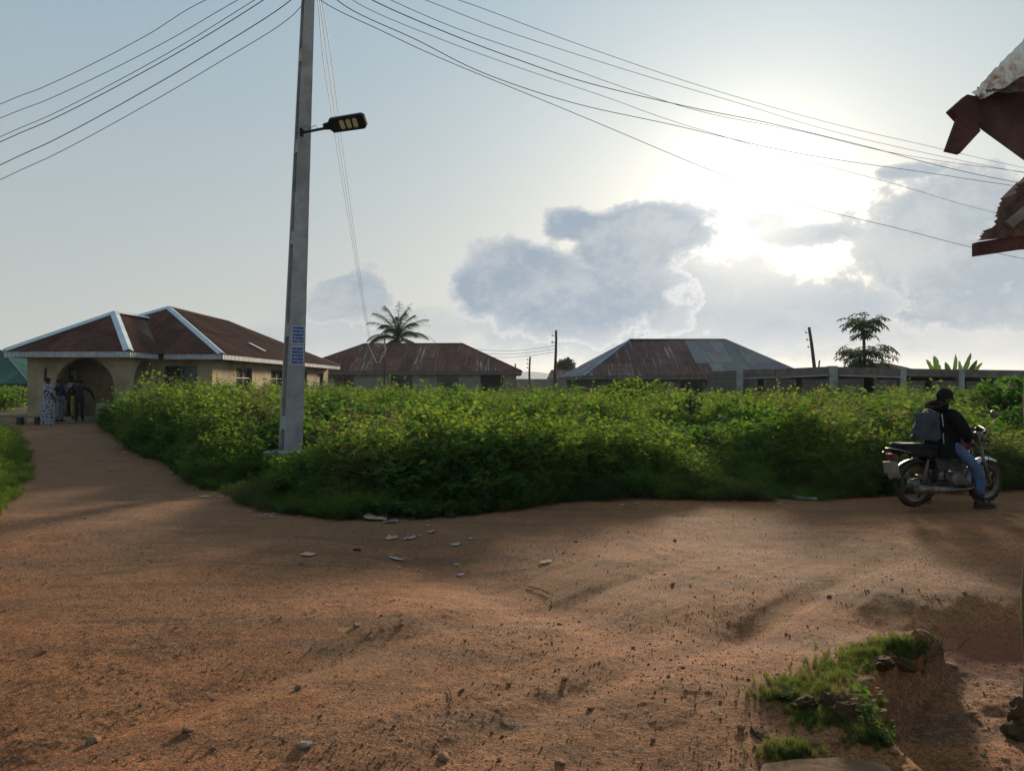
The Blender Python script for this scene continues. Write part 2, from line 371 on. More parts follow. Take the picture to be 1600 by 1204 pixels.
M_LED = simple('led_panel_yellow', (.50, .44, .24), .35, var=.1, vscale=60)
M_WIRE = simple('cable_black', (.02, .02, .022), .6)

# ------------------------------------------------------------------ ground
PATHW = [(-40, 55), (-17.2, 31.5), (-10.2, 20.4), (-5.0, 12.3), (-3.2, 9.9), (-2.0, 9.35), (-.8, 9.55), (.4, 10.3), (1.8, 10.8), (3.6, 11.0), (5.6, 11.4), (7.8, 12.0), (14, 12.6), (60, 13)]
WX = np.array([p[0] for p in PATHW]); WY = np.array([p[1] for p in PATHW])
def polydist(x, y, pts):
    x = np.asarray(x, float); y = np.asarray(y, float); d = np.full(x.shape, 1e9)
    for (a, b) in zip(pts[:-1], pts[1:]):
        ax, ay = a; bx, by = b; L2 = (bx - ax) ** 2 + (by - ay) ** 2
        t = np.clip(((x - ax) * (bx - ax) + (y - ay) * (by - ay)) / L2, 0, 1)
        d = np.minimum(d, np.hypot(x - ax - t * (bx - ax), y - ay - t * (by - ay)))
    return d
def weed_sd(x, y):
    """signed distance into the weed plot (positive inside)"""
    x = np.asarray(x, float); y = np.asarray(y, float)
    wob = .8 * fbm(x, y, .8, 4, .65, 40)
    s = np.where(y > np.interp(x, WX, WY), 1, -1); return s * polydist(x, y, PATHW) + wob
VERGE = [(-5.0, 7.6), (-6.6, 10.0), (-8.9, 14.2), (-11.6, 18.5), (-15.0, 23.5), (-22, 30)]
VX = np.array([-22, -15.0, -11.6, -8.9, -6.6, -5.0, -4.4]); VY = np.array([30, 23.5, 18.5, 14.2, 10.0, 7.6, 5.0])
def verge_sd(x, y):
    x = np.asarray(x, float); y = np.asarray(y, float)
    edge = np.interp(y, [4.0, 7.6, 10.0, 14.2, 18.5, 23.5, 30], [-5.6, -5.25, -6.6, -8.9, -11.6, -15.0, -22.0])
    return (edge - x) * .8 + .25 * fbm(x, y, 1.2, 3, .6, 60)
CLUMP = [(2.75, 5.02), (2.45, 4.78), (2.12, 4.45), (1.95, 4.12), (1.72, 3.88), (1.70, 3.55), (1.80, 3.1), (1.85, 2.4), (1.9, 0)]
CY = np.array([p[1] for p in CLUMP][::-1]); CX = np.array([p[0] for p in CLUMP][::-1])
def h_macro(x, y):
    x = np.asarray(x, float); y = np.asarray(y, float)
    h = .05 * fbm(x, y, .35, 3, .5, 3)
    h = h + (.13 * fbm(x, y, .55, 2, .5, 9) + .035 * fbm(x, y, 1.6, 3, .5, 12)) * sstep(y, 16, 9)
    h = h + .20 * sstep(y, 14, 29) * sstep(x, -3, -11)               # rises gently toward the first house
    # shallow wash between the two humps
    d = polydist(x, y, [(-1.5, 8.3), (-.55, 7.3), (.1, 6.1), (.85, 5.15), (1.5, 5.3)])
    h = h - .085 * np.exp(-(d / .45) ** 2)
    h = h + .07 * np.exp(-(((x + .9) / 1.7) ** 2 + ((y - 5.4) / .9) ** 2)) + .05 * np.exp(-(((x - .7) / .9) ** 2 + ((y - 4.3) / .7) ** 2))
    # gully on the right: floor below road level, cut bank on its far side
    inner = np.interp(y, CY, CX); inn = sstep(x + .07 * fbm(x, y, 3.0, 3, .6, 21), inner - .03, inner + .20)
    far = 6.15 + .12 * fbm(x, y, 1.6, 3, .6, 31); fl = sstep(y, far, far - 1.0)
    left = sstep(x, 1.4, 3.3)
    side = np.where(y < 5.02, inn, left)
    pit = np.where(y < 5.02, inn, sstep(x, 1.5, 3.0))
    w = sstep(y, 4.85, 5.25)
    pit = inn * (1 - w) + sstep(x, 1.9, 3.5) * w
    h = h - .27 * fl * pit * (1 + .25 * fbm(x, y, 2.2, 4, .6, 35))
    # raised turf lip along the near edge
    dc = polydist(x, y, CLUMP[:7]); lip = np.exp(-(dc / .30) ** 2) * (x < inner + .08) * sstep(y, 3.1, 3.7)
    h = h + .085 * lip
    h = h + .09 * fbm(x, y, 5.0, 4, .65, 61) * np.exp(-(dc / .28) ** 2) + .05 * fbm(x, y, 3.5, 4, .6, 66) * pit * fl
    # wheel ruts on the diagonal
    s = (x - y + 4.2) / 1.4142; along = (x + y)
    u_ = (x - y) * .7071; v_ = (x + y) * .7071; h = h + .028 * fbm(u_ * 5.0, v_ * .55, 1.0, 3, .6, 44) * sstep(y, 9, 6) * sstep(x, -2.6, -.6)
    h = h - .040 * (np.exp(-((s - .35) / .13) ** 2) + np.exp(-((s + .95) / .15) ** 2)) * sstep(y, 8, 6) 
    return h
def h_micro(x, y, Y):
    k = sstep(Y, 24, 8)
    a = np.abs(fbm(x, y, 24, 3, .65, 70)) * .009 + fbm(x, y, 5.5, 3, .6, 80) * .013
    lump = sstep(vnoise(x, y, 46, 90), .72, .98) * .0035 + sstep(vnoise(x, y, 17, 95), .95, 1.0) * .006
    rough = .45 + .9 * sstep(fbm(x * .7 + y * .7, (y - x) * .7, .8, 3, .6, 77), -.15, .2)
    return (a + lump) * rough * k + .012 * fbm(x, y, 2.3, 3, .6, 88)
def gz(x, y):
    return float(h_macro(x, y) + h_micro(np.array(x, float), np.array(y, float), np.array(y, float)))

def build_ground():
    near = 2.3; rows = []
    p = 600 + 1980 / near
    while p > 600 + 1980 / 42: rows.append(1980 / (p - 600)); p -= 1.55
    rows = [-60, -20, -6, -1, 1, 1.8] + rows + [45, 50, 58, 70, 90, 120, 170, 250, 400, 700, 1300, 2100, 3000]
    rows = np.array(rows); nc = 660
    s = np.linspace(-1, 1, nc)
    hw = np.maximum(np.abs(rows), 2.3) * .70 + .55
    Xc = s[None, :] * hw[:, None]
    ext = np.array([1.02, 1.05, 1.1, 1.2, 1.35, 1.6, 2.0])
    left = -(hw[:, None] * ext[::-1][None, :] + (ext[::-1][None, :] - 1) * 6); right = hw[:, None] * ext[None, :] + (ext[None, :] - 1) * 6
    X = np.concatenate([left, Xc, right], axis=1); Y = np.repeat(rows[:, None], X.shape[1], axis=1)
    Z = h_macro(X, Y) + h_micro(X, Y, Y)
    nr, ncc = X.shape
    V = np.stack([X, Y, Z], -1).reshape(-1, 3)
    i = np.arange(nr - 1)[:, None] * ncc + np.arange(ncc - 1)[None, :]; i = i.ravel()
    Fq = np.stack([i, i + 1, i + ncc + 1, i + ncc], -1)
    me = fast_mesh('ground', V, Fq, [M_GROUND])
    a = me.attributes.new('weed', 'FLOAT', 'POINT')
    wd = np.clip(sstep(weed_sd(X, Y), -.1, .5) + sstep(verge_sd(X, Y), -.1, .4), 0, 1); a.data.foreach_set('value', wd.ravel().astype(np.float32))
    b = me.attributes.new('grey', 'FLOAT', 'POINT'); gr = sstep(Y, 5.5, 9.0) * sstep(X, 3.0, -1.0); b.data.foreach_set('value', gr.ravel().astype(np.float32))
    o = bpy.data.objects.new('ground', me); COL.objects.link(o); prop(o, kind='structure')
build_ground()

def build_hill():
    mb = MB(); n = 60; pts = []
    for i in range(n + 1):
        x = -900 + 1900 * i / n; z = 14 + 26 * max(0, math.exp(-((x - 60) / 240) ** 2)) + 14 * math.exp(-((x + 500) / 250) ** 2) + 3 * math.sin(i * .9)
        pts.append((x, z))
    vs = []
    for x, z in pts: vs += [(x, 2300, -8), (x, 2500, z), (x, 2900, -8)]
    fs = []
    for i in range(n):
        a = i * 3; fs += [(a, a + 3, a + 4, a + 1), (a + 1, a + 4, a + 5, a + 2)]
    mb.smooth = True; mb.add(vs, fs)
    o = mb.build('hills', simple('w_far_wooded_hill', (.050, .070, .045), .95, var=.3, vscale=.02)); prop(o, kind='structure')
build_hill()

# ------------------------------------------------------------------ building helpers
def wall(mb, a, b, z0, z1, t, ops=()):
    """wall from a to b (xy), with rectangular openings (u0,u1,z0,z1) measured in metres along it"""
    a = Vector((a[0], a[1], 0)); b = Vector((b[0], b[1], 0)); L = (b - a).length; e = (b - a) / L; ang = math.atan2(e.y, e.x)
    us = sorted(set([0, L] + [u for o in ops for u in o[:2]])); zs = sorted(set([z0, z1] + [z for o in ops for z in o[2:4]]))
    for i in range(len(us) - 1):
        run = None
        for j in range(len(zs) - 1):
            um = (us[i] + us[i + 1]) / 2; zm = (zs[j] + zs[j + 1]) / 2
            solid = not any(o[0] < um < o[1] and o[2] < zm < o[3] for o in ops)
            if solid: run = (run[0], zs[j + 1]) if run else (zs[j], zs[j + 1])
            if (not solid or j == len(zs) - 2) and run:
                c = a + e * um; mb.box((c.x, c.y, (run[0] + run[1]) / 2), (us[i + 1] - us[i], t, run[1] - run[0]), rz=ang); run = None
def window(root, a, b, op, inset=.06, bars=1, pane=M_GLASS, frame=M_FRAME, hbar=True, kind='window'):
    a = Vector((a[0], a[1], 0)); b = Vector((b[0], b[1], 0)); e = (b - a).normalized(); ang = math.atan2(e.y, e.x); nrm = Vector((e.y, -e.x, 0))
    u0, u1, z0, z1 = op; um = (u0 + u1) / 2; zm = (z0 + z1) / 2; w = u1 - u0; h = z1 - z0
    P = lambda u, z, d: a + e * u - nrm * d + Vector((0, 0, z))
    f = MB(); t = .05
    f.box(P(um, z0 + t / 2, 0), (w, .09, t), rz=ang); f.box(P(um, z1 - t / 2, 0), (w, .09, t), rz=ang)
    f.box(P(u0 + t / 2, zm, 0), (t, .09, h - 2 * t), rz=ang); f.box(P(u1 - t / 2, zm, 0), (t, .09, h - 2 * t), rz=ang)
    for k in range(bars): f.box(P(u0 + w * (k + 1) / (bars + 1), zm, 0), (.035, .06, h - 2 * t), rz=ang)
    if hbar: f.box(P(um, z0 + h * .62, 0), (w - 2 * t, .05, .035), rz=ang)
    fo = f.build(kind, frame, root)
    g = MB(); g.box(P(um, zm, .05), (w - .02, .012, h - .02), rz=ang); g.build('pane' if kind == 'window' else 'panel', pane, fo)
def roof_face(roof, P0, P1, T0, T1, ncol, nrow, matf, amp=.016, waves=4, lift=.03, jit=.010):
    P0, P1, T0, T1 = map(Vector, (P0, P1, T0, T1)); e = P1 - P0; L = e.length; e = e / L
    s = T0 - P0; s = s - e * s.dot(e); H = s.length; s = s / H; n = e.cross(s); 
    if n.z < 0: n = -n
    t0 = (T0 - P0).dot(e); t1 = (T1 - P0).dot(e)
    def vmax(u):
        if u < t0: return H * u / t0 if t0 > 1e-6 else H
        if u > t1: return H * (L - u) / (L - t1) if L - t1 > 1e-6 else H
        return H
    w = L / ncol; k = waves * 4
    for c in range(ncol):
        for r in range(nrow):
            v0 = H * r / nrow - (.10 if r else 0.06); v1 = H * (r + 1) / nrow
            us = [c * w + (w + .05) * i / k for i in range(k + 1)]
            us = [min(u, L) for u in us]
            cols = [(u, min(v1, vmax(u))) for u in us]
            if max(v for _, v in cols) <= v0 + .05: continue
            dz = random.uniform(0, jit) + (.012 if r else 0); mb = MB(); mb.smooth = False; vs = []
            for i, (u, vt) in enumerate(cols):
                off = lift + dz + amp * math.sin(i * math.pi / 2 + c * 0) + .004 * (c % 2)
                vb = min(v0, vt)
                vs.append(P0 + e * u + s * vb + n * off); vs.append(P0 + e * u + s * vt + n * (off - .008 * (nrow > 1)))
            fs = [(2 * i, 2 * i + 2, 2 * i + 3, 2 * i + 1) for i in range(len(cols) - 1) if cols[i][1] > v0 or cols[i + 1][1] > v0]
            used = sorted({i for f in fs for i in f}); mp_ = {u: i for i, u in enumerate(used)}
            if not fs: continue
            mb.add([vs[u] for u in used], [tuple(mp_[i] for i in f) for f in fs]); mb.build('roof_sheet', matf(c, r, ncol, nrow), roof)
def cap(roof, a, b, w, mat, h=.05, lift=.07):
    a, b = Vector(a), Vector(b); d = (b - a).normalized(); side = d.cross(Vector((0, 0, 1))).normalized(); up = side.cross(d)
    mb = MB(); vs = []
    for p in (a, b): vs += [p + side * w / 2 + up * (lift - w * .16), p + up * (lift + h), p - side * w / 2 + up * (lift - w * .16), p + up * (lift - .02)]
    mb.add(vs, [(0, 1, 5, 4), (1, 2, 6, 5), (2, 3, 7, 6), (3, 0, 4, 7), (0, 3, 2, 1), (4, 5, 6, 7)]); mb.build('ridge_cap', mat, roof)
def hip_deck(root, E, T0, T1, mat=M_WOODG):
    """closed deck under a hipped roof; E four eave corners (FL, FR, BR, BL), ridge T0-T1 along x or y"""
    E = [Vector(p) for p in E]; T0 = Vector(T0); T1 = Vector(T1)
    mb = MB(); mb.add(E + [T0, T1], [(0, 3, 2, 1)]); return mb, E, T0, T1

# ------------------------------------------------------------------ first house (left), arched porch
def house_one():
    zE = 2.86; zB = .05
    root = thing('bungalow', 'ochre plastered bungalow with an arched porch and dark rusted hip roof beside the path', 'house', (-15.8, 31, .1))
    XL, XR = -20.0, -12.45; YF, YB = 32.0, 52.0
    w = MB()
    wins_f = (( XL + .0, YF), (XR, YF)); f_ops = [(5.55, 6.92, 1.05, 2.42)]
    doorop = (1.75, 2.65, .1, 2.3)
    pw = (2.35, 3.05, .95, 2.3)
    wall(w, (XL, YF), (XR, YF), zB, zE, .2, f_ops + [(1.2, 1.95, 1.0, 2.3)])
    s_ops = [(2.6, 4.7, 1.15, 2.42), (7.6, 9.8, 1.15, 2.42), (12.6, 14.6, 1.15, 2.42), (17.0, 18.6, .2, 2.35)]
    wall(w, (XR - .1, YF + .1), (XR - .1, YB), zB, zE, .2, s_ops)
    wall(w, (XR - .2, YB), (XL, YB), zB, zE, .2); wall(w, (XL + .1, YB - .1), (XL + .1, YF + .1), zB, zE, .2)
    w.build('wall', M_PLAS, root)
    window(root, (XL, YF), (XR, YF), f_ops[0], bars=1)
    window(root, (XL, YF), (XR, YF), (1.2, 1.95, 1.0, 2.3), bars=1, pane=simple('pale_curtained_pane', (.75, .72, .62), .6))
    for o in s_ops[:3]: window(root, (XR - .1, YF + .1), (XR - .1, YB), o, bars=1)
    window(root, (XR - .1, YF + .1), (XR - .1, YB), s_ops[3], bars=0, pane=simple('w_brown_door', (.10, .065, .04), .6), kind='door', hbar=False)
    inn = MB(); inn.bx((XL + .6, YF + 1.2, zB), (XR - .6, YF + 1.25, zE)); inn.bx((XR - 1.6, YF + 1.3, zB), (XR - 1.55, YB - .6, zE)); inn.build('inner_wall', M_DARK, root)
    # main hip roof
    E = [(-20.5, 31.35, zE), (-11.85, 31.35, zE), (-11.85, 52.7, zE), (-20.5, 52.7, zE)]; T0 = Vector((-16.17, 36.2, 5.22)); T1 = Vector((-16.17, 43.6, 5.15))
    d = MB(); d.add(E + [T0, T1], [(0, 3, 2, 1), (0, 1, 4), (1, 2, 5, 4), (2, 3, 5), (3, 0, 4, 5)]); roof = d.build('roof', M_WOODG, root)
    rf = lambda c, r, nc, nr: M_RUST
    roof_face(roof, E[0], E[1], T0, T0, 11, 2, rf, lift=.035); roof_face(roof, E[1], E[2], T0, T1, 26, 2, rf, lift=.035)
    roof_face(roof, E[3], E[0], T1, T0, 14, 1, rf, lift=.035); roof_face(roof, E[2], E[3], T1, T1, 8, 1, rf, lift=.035)
    cap(roof, E[1], T0, .34, M_CAP); cap(roof, E[0], T0, .34, M_CAP); cap(roof, T0, T1, .22, M_RUST); cap(roof, E[2], T1, .22, M_RUST); cap(roof, E[3], T1, .22, M_RUST)
    m = MB(); a = px(388, 546, 36.5); m.box((-12.8, 38.6, 3.52), (.9, .35, .02), M=Matrix.Rotation(R(27), 3, 'Y')); m.build('patch_sheet', M_CAP, roof)
    def fascia(pts, h=.22):
        f = MB()
        for a, b in zip(pts[:-1], pts[1:]):
            a = Vector(a); b = Vector(b); L = (b - a).length; n = max(2, int(L / .16)); e = (b - a) / L; ang = math.atan2(e.y, e.x)
            f.box(((a.x + b.x) / 2, (a.y + b.y) / 2, a.z - h / 2 + .02), (L, .03, h), rz=ang)
            for i in range(n):
                c = a + e * (L * (i + .5) / n); nrm = Vector((e.y, -e.x, 0)) * .022; c2 = c + nrm
                f.box((c2.x, c2.y, a.z - h / 2 + .017), (L / n * .5, .02, h - .02), rz=ang)
        f.build('fascia', M_FASC, roof)
    z = zE; fascia([(-14.2, 31.33, z), (-11.83, 31.33, z), (-11.83, 52.72, z)])
    # porch
    pz = 2.80; pf = 29.5; pl, pr = -18.62, -14.75
    p = MB(); cx, r, sp = -16.42, 1.13, 1.52; zt = pz; t = .22
    # arch wall in slices
    slot = (-17.98, -17.86, 1.75, 2.25)
    n = 28
    def slab(x0, x1, z0a, z0b, z1): # polygon between x0..x1 with sloping underside
        p.prism([(x0, pf, z0a), (x1, pf, z0b), (x1, pf, z1), (x0, pf, z1)], (0, t, 0))
    slab(pl, slot[0], zB, zB, zt); slab(slot[1], cx - r, zB, zB, zt); slab(slot[0], slot[1], zB, zB, slot[2]); slab(slot[0], slot[1], slot[3], slot[3], zt)
    for i in range(n):
        a0 = math.pi - math.pi * i / n; a1 = math.pi - math.pi * (i + 1) / n
        slab(cx + r * math.cos(a0), cx + r * math.cos(a1), sp + r * math.sin(a0), sp + r * math.sin(a1), zt)
    slab(cx + r, pr, zB, zB, zt)
    # side wall with arch (seen edge-on)
    y0 = pf + t; r2 = .92; cy = y0 + .22 + r2
    def slabY(a, b, za, zb, z1): p.prism([(pr - t, a, za), (pr - t, b, zb), (pr - t, b, z1), (pr - t, a, z1)], (t, 0, 0))
    slabY(y0, y0 + .22, zB, zB, zt)
    for i in range(16):
        a0 = math.pi - math.pi * i / 16; a1 = math.pi - math.pi * (i + 1) / 16
        slabY(cy + r2 * math.cos(a0), cy + r2 * math.cos(a1), sp + .15 + r2 * math.sin(a0), sp + .15 + r2 * math.sin(a1), zt)
    slabY(cy + r2, YF - .1, zB, zB, zt)
    p.bx((pl, pf + t, zB), (pl + t, YF - .1, zt))
    p.build('porch_wall', M_PLAS, root)
    s = MB(); s.bx((-17.9, pf - .45, zB), (-15.6, pf - .01, .36)); s.bx((pl + t, pf + t + .01, zB), (pr - t, YF - .12, .40)); s.build('porch_floor', M_PLAS2, root)
    lw = MB(); lw.bx((-15.5, 28.6, zB), (-13.6, 28.8, .95)); lw.build('low_porch_wall', M_PLAS2, root)
    PE = [(-19.05, 28.85, pz + .08), (-14.4, 28.85, pz + .08), (-14.4, 33.2, pz + .08), (-19.05, 33.2, pz + .08)]; A = Vector((-16.72, 32.3, 4.62)); B = Vector((-16.6, 37.2, 4.62))
    d = MB(); PB = [(-14.4, 36, pz + .08), (-19.05, 36, pz + .08)]
    d.add([PE[0], PE[1], PB[0], PB[1], A, B], [(0, 3, 2, 1), (0, 1, 4), (1, 2, 5, 4), (3, 0, 4, 5)]); pr_ = d.build('porch_roof', M_WOODG, root)
    roof_face(pr_, PE[0], PE[1], A, A, 6, 2, rf, lift=.03); roof_face(pr_, PE[1], PB[0], A, B, 8, 1, rf, lift=.03); roof_face(pr_, PB[1], PE[0], B, A, 8, 1, rf, lift=.03)
    cap(pr_, PE[1], A, .36, M_CAP); cap(pr_, PE[0], A, .32, M_CAP); cap(pr_, A, Vector((-16.6, 35.2, 4.62)), .3, M_CAP)
    roof = pr_; fascia([(-19.06, 33, pz + .06), (-19.06, 28.83, pz + .06), (-14.39, 28.83, pz + .06), (-14.39, 31.2, pz + .06)])
house_one()

def simple_house(name, label, cat, E, T0, T1, zw, wl, mats, wallmat, ops, capm=None, cols=(16, 3), loc=None, side=6, kinds=None, ov=.5):
    """hipped house; E = eave corners FL, FR, BR, BL"""
    E = [Vector(p) for p in E]; T0 = Vector(T0); T1 = Vector(T1)
    root = thing(name, label, cat, loc or ((E[0].x + E[1].x) / 2, E[0].y, 0))
    c = sum((Vector((p.x, p.y, 0)) for p in E), Vector()) / 4
    W = [Vector((p.x, p.y, 0)) + (c - Vector((p.x, p.y, 0))).normalized() * ov * 1.4 for p in E]
    w = MB(); wall(w, W[0], W[1], zw, E[0].z, .2, ops); 
    for a, b in ((1, 2), (2, 3), (3, 0)): wall(w, W[a] , W[b], zw, E[0].z - .004 * a, .196 - .004 * a)
    w.build('wall', wallmat, root)
    for i, o in enumerate(ops):
        k = kinds[i] if kinds else 'window'
        window(root, W[0], W[1], o, bars=1 if k == 'window' else 0, hbar=False, kind=k, pane=M_GLASS if k == 'window' else M_DARK)
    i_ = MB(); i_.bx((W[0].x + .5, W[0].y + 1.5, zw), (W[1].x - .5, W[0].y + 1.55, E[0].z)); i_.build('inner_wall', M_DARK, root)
    d = MB(); d.add(E + [T0, T1], [(0, 3, 2, 1), (0, 1, 5, 4), (1, 2, 5), (2, 3, 4, 5), (3, 0, 4)]); roof = d.build('roof', M_WOODG, root)
    roof_face(roof, E[0], E[1], T0, T1, cols[0], cols[1], mats, lift=.04); roof_face(roof, E[1], E[2], T1, T1, side, cols[1], mats, lift=.04)
    roof_face(roof, E[2], E[3], T1, T0, cols[0] // 2, 1, mats, lift=.04)
    roof_face(roof, E[3], E[0], T0, T0, side, cols[1], lambda c, r, nc, nr: (M_ZINC if name == 'block_house' else mats(0, r, nc, nr)), lift=.04)
    f = MB()
    for a, b in zip(E, E[1:] + E[:1]): f.beam(a + Vector((0, 0, -.10)), b + Vector((0, 0, -.10)), .04, .24)
    f.build('fascia', M_WOODG, roof)
    for a, b in ((E[0], T0), (E[1], T1), (T0, T1)): cap(roof, a, b, .22, capm if (capm and a is E[0]) else mats(cols[0] - 1, 0, cols[0], 3))
    return root, roof, W

# second house, brown roof with pale streaks
Y2 = 60.0
E2 = [(-17.6, Y2, 2.62), (.75, Y2, 2.62), (.75, Y2 + 11, 2.62), (-17.6, Y2 + 11, 2.62)]
simple_house('long_brown_house', 'long low house with streaked brown roof in front of the coconut palm', 'house', E2,
             (-12.6, Y2 + 5.5, 5.02), (-4.25, Y2 + 5.5, 5.05), 0, 0, lambda c, r, nc, nr: M_RUST3 if (c * 7 + 3) % 5 in (0, 3) else M_RUST2, M_PLAS2,
             [(7.5, 9.2, 1.1, 2.35), (11.1, 12.8, 1.1, 2.35), (14.5, 16.35, .1, 2.4), (3.0, 4.6, 1.1, 2.3)], cols=(19, 2), kinds=['window', 'window', 'door', 'window'])
# third house, half rust half zinc
Y3 = 50.0
E3 = [px(911, 588, Y3), px(1262, 586.5, Y3), Vector((20.5, 61, 2.2)), px(874, 592.5, 60)]
E3[0].z = E3[1].z = E3[2].z = E3[3].z = 2.18
simple_house('block_house', 'unplastered block house with half rusted, half grey metal roof in the centre', 'house', E3,
             px(984, 531.5, 55.2), px(1133, 531.5, 55.2), -.4, 0,
             lambda c, r, nc, nr: M_ZINC if c + r * .55 > nc * .56 else M_RUSTL, M_BLOCK,
             [(1.6, 2.9, .9, 1.95), (5.8, 7.3, .9, 1.95), (9.6, 10.6, .9, 1.95)], capm=M_CAPB, cols=(17, 3), side=8)

# unfinished block building on the right
def unfinished():
    Yf = 38.0; root = thing('unfinished_building', 'roofless unfinished concrete block building with bare ring beam behind the weeds', 'building', (18, Yf, 0))
    X = lambda p, Y=Yf: (p - 800) / F * Y
    Zt = lambda y: CAMH - (y - HOR) / F * Yf
    prof = [(1153, 577.5), (1215, 576), (1297, 572.5), (1308, 573), (1411, 575.5), (1502, 577), (1700, 580), (1900, 580)]
    for i, (a, b) in enumerate(zip(prof[:-1], prof[1:])):
        if a[0] == 1297: continue
        m = MB(); y0 = Yf; x0, x1 = X(a[0]) + .12, X(b[0]) - .12
        m.prism([(x0, y0, Zt(a[1] + 12)), (x1, y0, Zt(b[1] + 12)), (x1, y0, Zt(b[1])), (x0, y0, Zt(a[1]))], (0, .24, 0)); m.build('ring_beam', M_CONCD, root)
        if i < 3 or i == 4 - 1:
            m = MB(); m.prism([(x0, y0 - .06, Zt(a[1] + 14.5)), (x1, y0 - .06, Zt(b[1] + 14.5)), (x1, y0 - .06, Zt(b[1] + 12.4)), (x0, y0 - .06, Zt(a[1] + 12.4))], (0, .3, 0)); m.build('lintel', M_CONC, root)
    for p_, y_, w_ in ((1157, 577, .24), (1215, 576, .2), (1302, 571.5, .42), (1411, 574, .3), (1502, 576.5, .28), (1640, 579, .28), (1780, 580, .28)):
        m = MB(); m.bx((X(p_) - w_ / 2, Yf - .05, -.3), (X(p_) + w_ / 2, Yf + .27, Zt(y_))); m.build('column', M_CONC if p_ != 1215 else M_CONCD, root, bevel=.01)
    # block panels between columns
    for a, b, ya in ((1160, 1184, 589.5), (1194, 1212, 589.5), (1219, 1244, 589.5), (1254, 1296, 589.5), (1310, 1350, 588), (1366, 1402, 590), (1420, 1446, 592), (1456, 1496, 592), (1510, 1534, 593), (1552, 1630, 592)):
        m = MB(); m.bx((X(a), Yf + .02, -.3), (X(b), Yf + .22, Zt(ya + 2.7))); m.build('block_panel', M_BLOCK, root)
    bw = MB(); x0, x1 = X(1153) + .3, X(1900)
    wall(bw, (x0, Yf + 6), (x1, Yf + 6), -.3, Zt(582), .2, [(3, 4.2, .5, 1.6), (8, 9.2, .5, 1.6), (14, 15.3, .5, 1.6), (20, 21.2, .5, 1.6)])
    for q in (1215, 1302, 1411, 1502, 1640): wall(bw, (X(q), Yf + .3), (X(q) * 1.0, Yf + 5.9), -.3, Zt(580), .18)
    wall(bw, (x0 - .2, Yf + .3), (x0 - .2, Yf + 6), -.3, Zt(578), .2)
    bw.build('inner_wall', M_BLOCK, root)
    sl_ = MB(); sl_.bx((x0 - .2, Yf + .3, Zt(584)), (x1, Yf + 6.2, Zt(581))); sl_.build('roof_slab', M_CONCD, root)
unfinished()
# small metal gate beside it
def gate():
    Yg = 41.0; root = thing('metal_gate', 'small pale metal gate left of the unfinished building', 'gate', px(1142, 630, Yg))
    a = px(1132, 597, Yg); b = px(1151, 632, Yg); n = 7
    for i in range(n):
        m = MB(); x = a.x + (b.x - a.x) * (i + .5) / n; m.box((x, Yg, (a.z + b.z) / 2), ((b.x - a.x) / n * .86, .03, a.z - b.z)); m.build('slat', M_WHITE if i % 3 else M_FASC, root)
    f = MB(); f.bx((a.x - .03, Yg + .02, a.z - .06), (b.x + .03, Yg + .06, a.z)); f.bx((a.x - .03, Yg + .02, b.z), (b.x + .03, Yg + .06, b.z + .06)); f.build('gate_frame', M_FRAME, root)
gate()
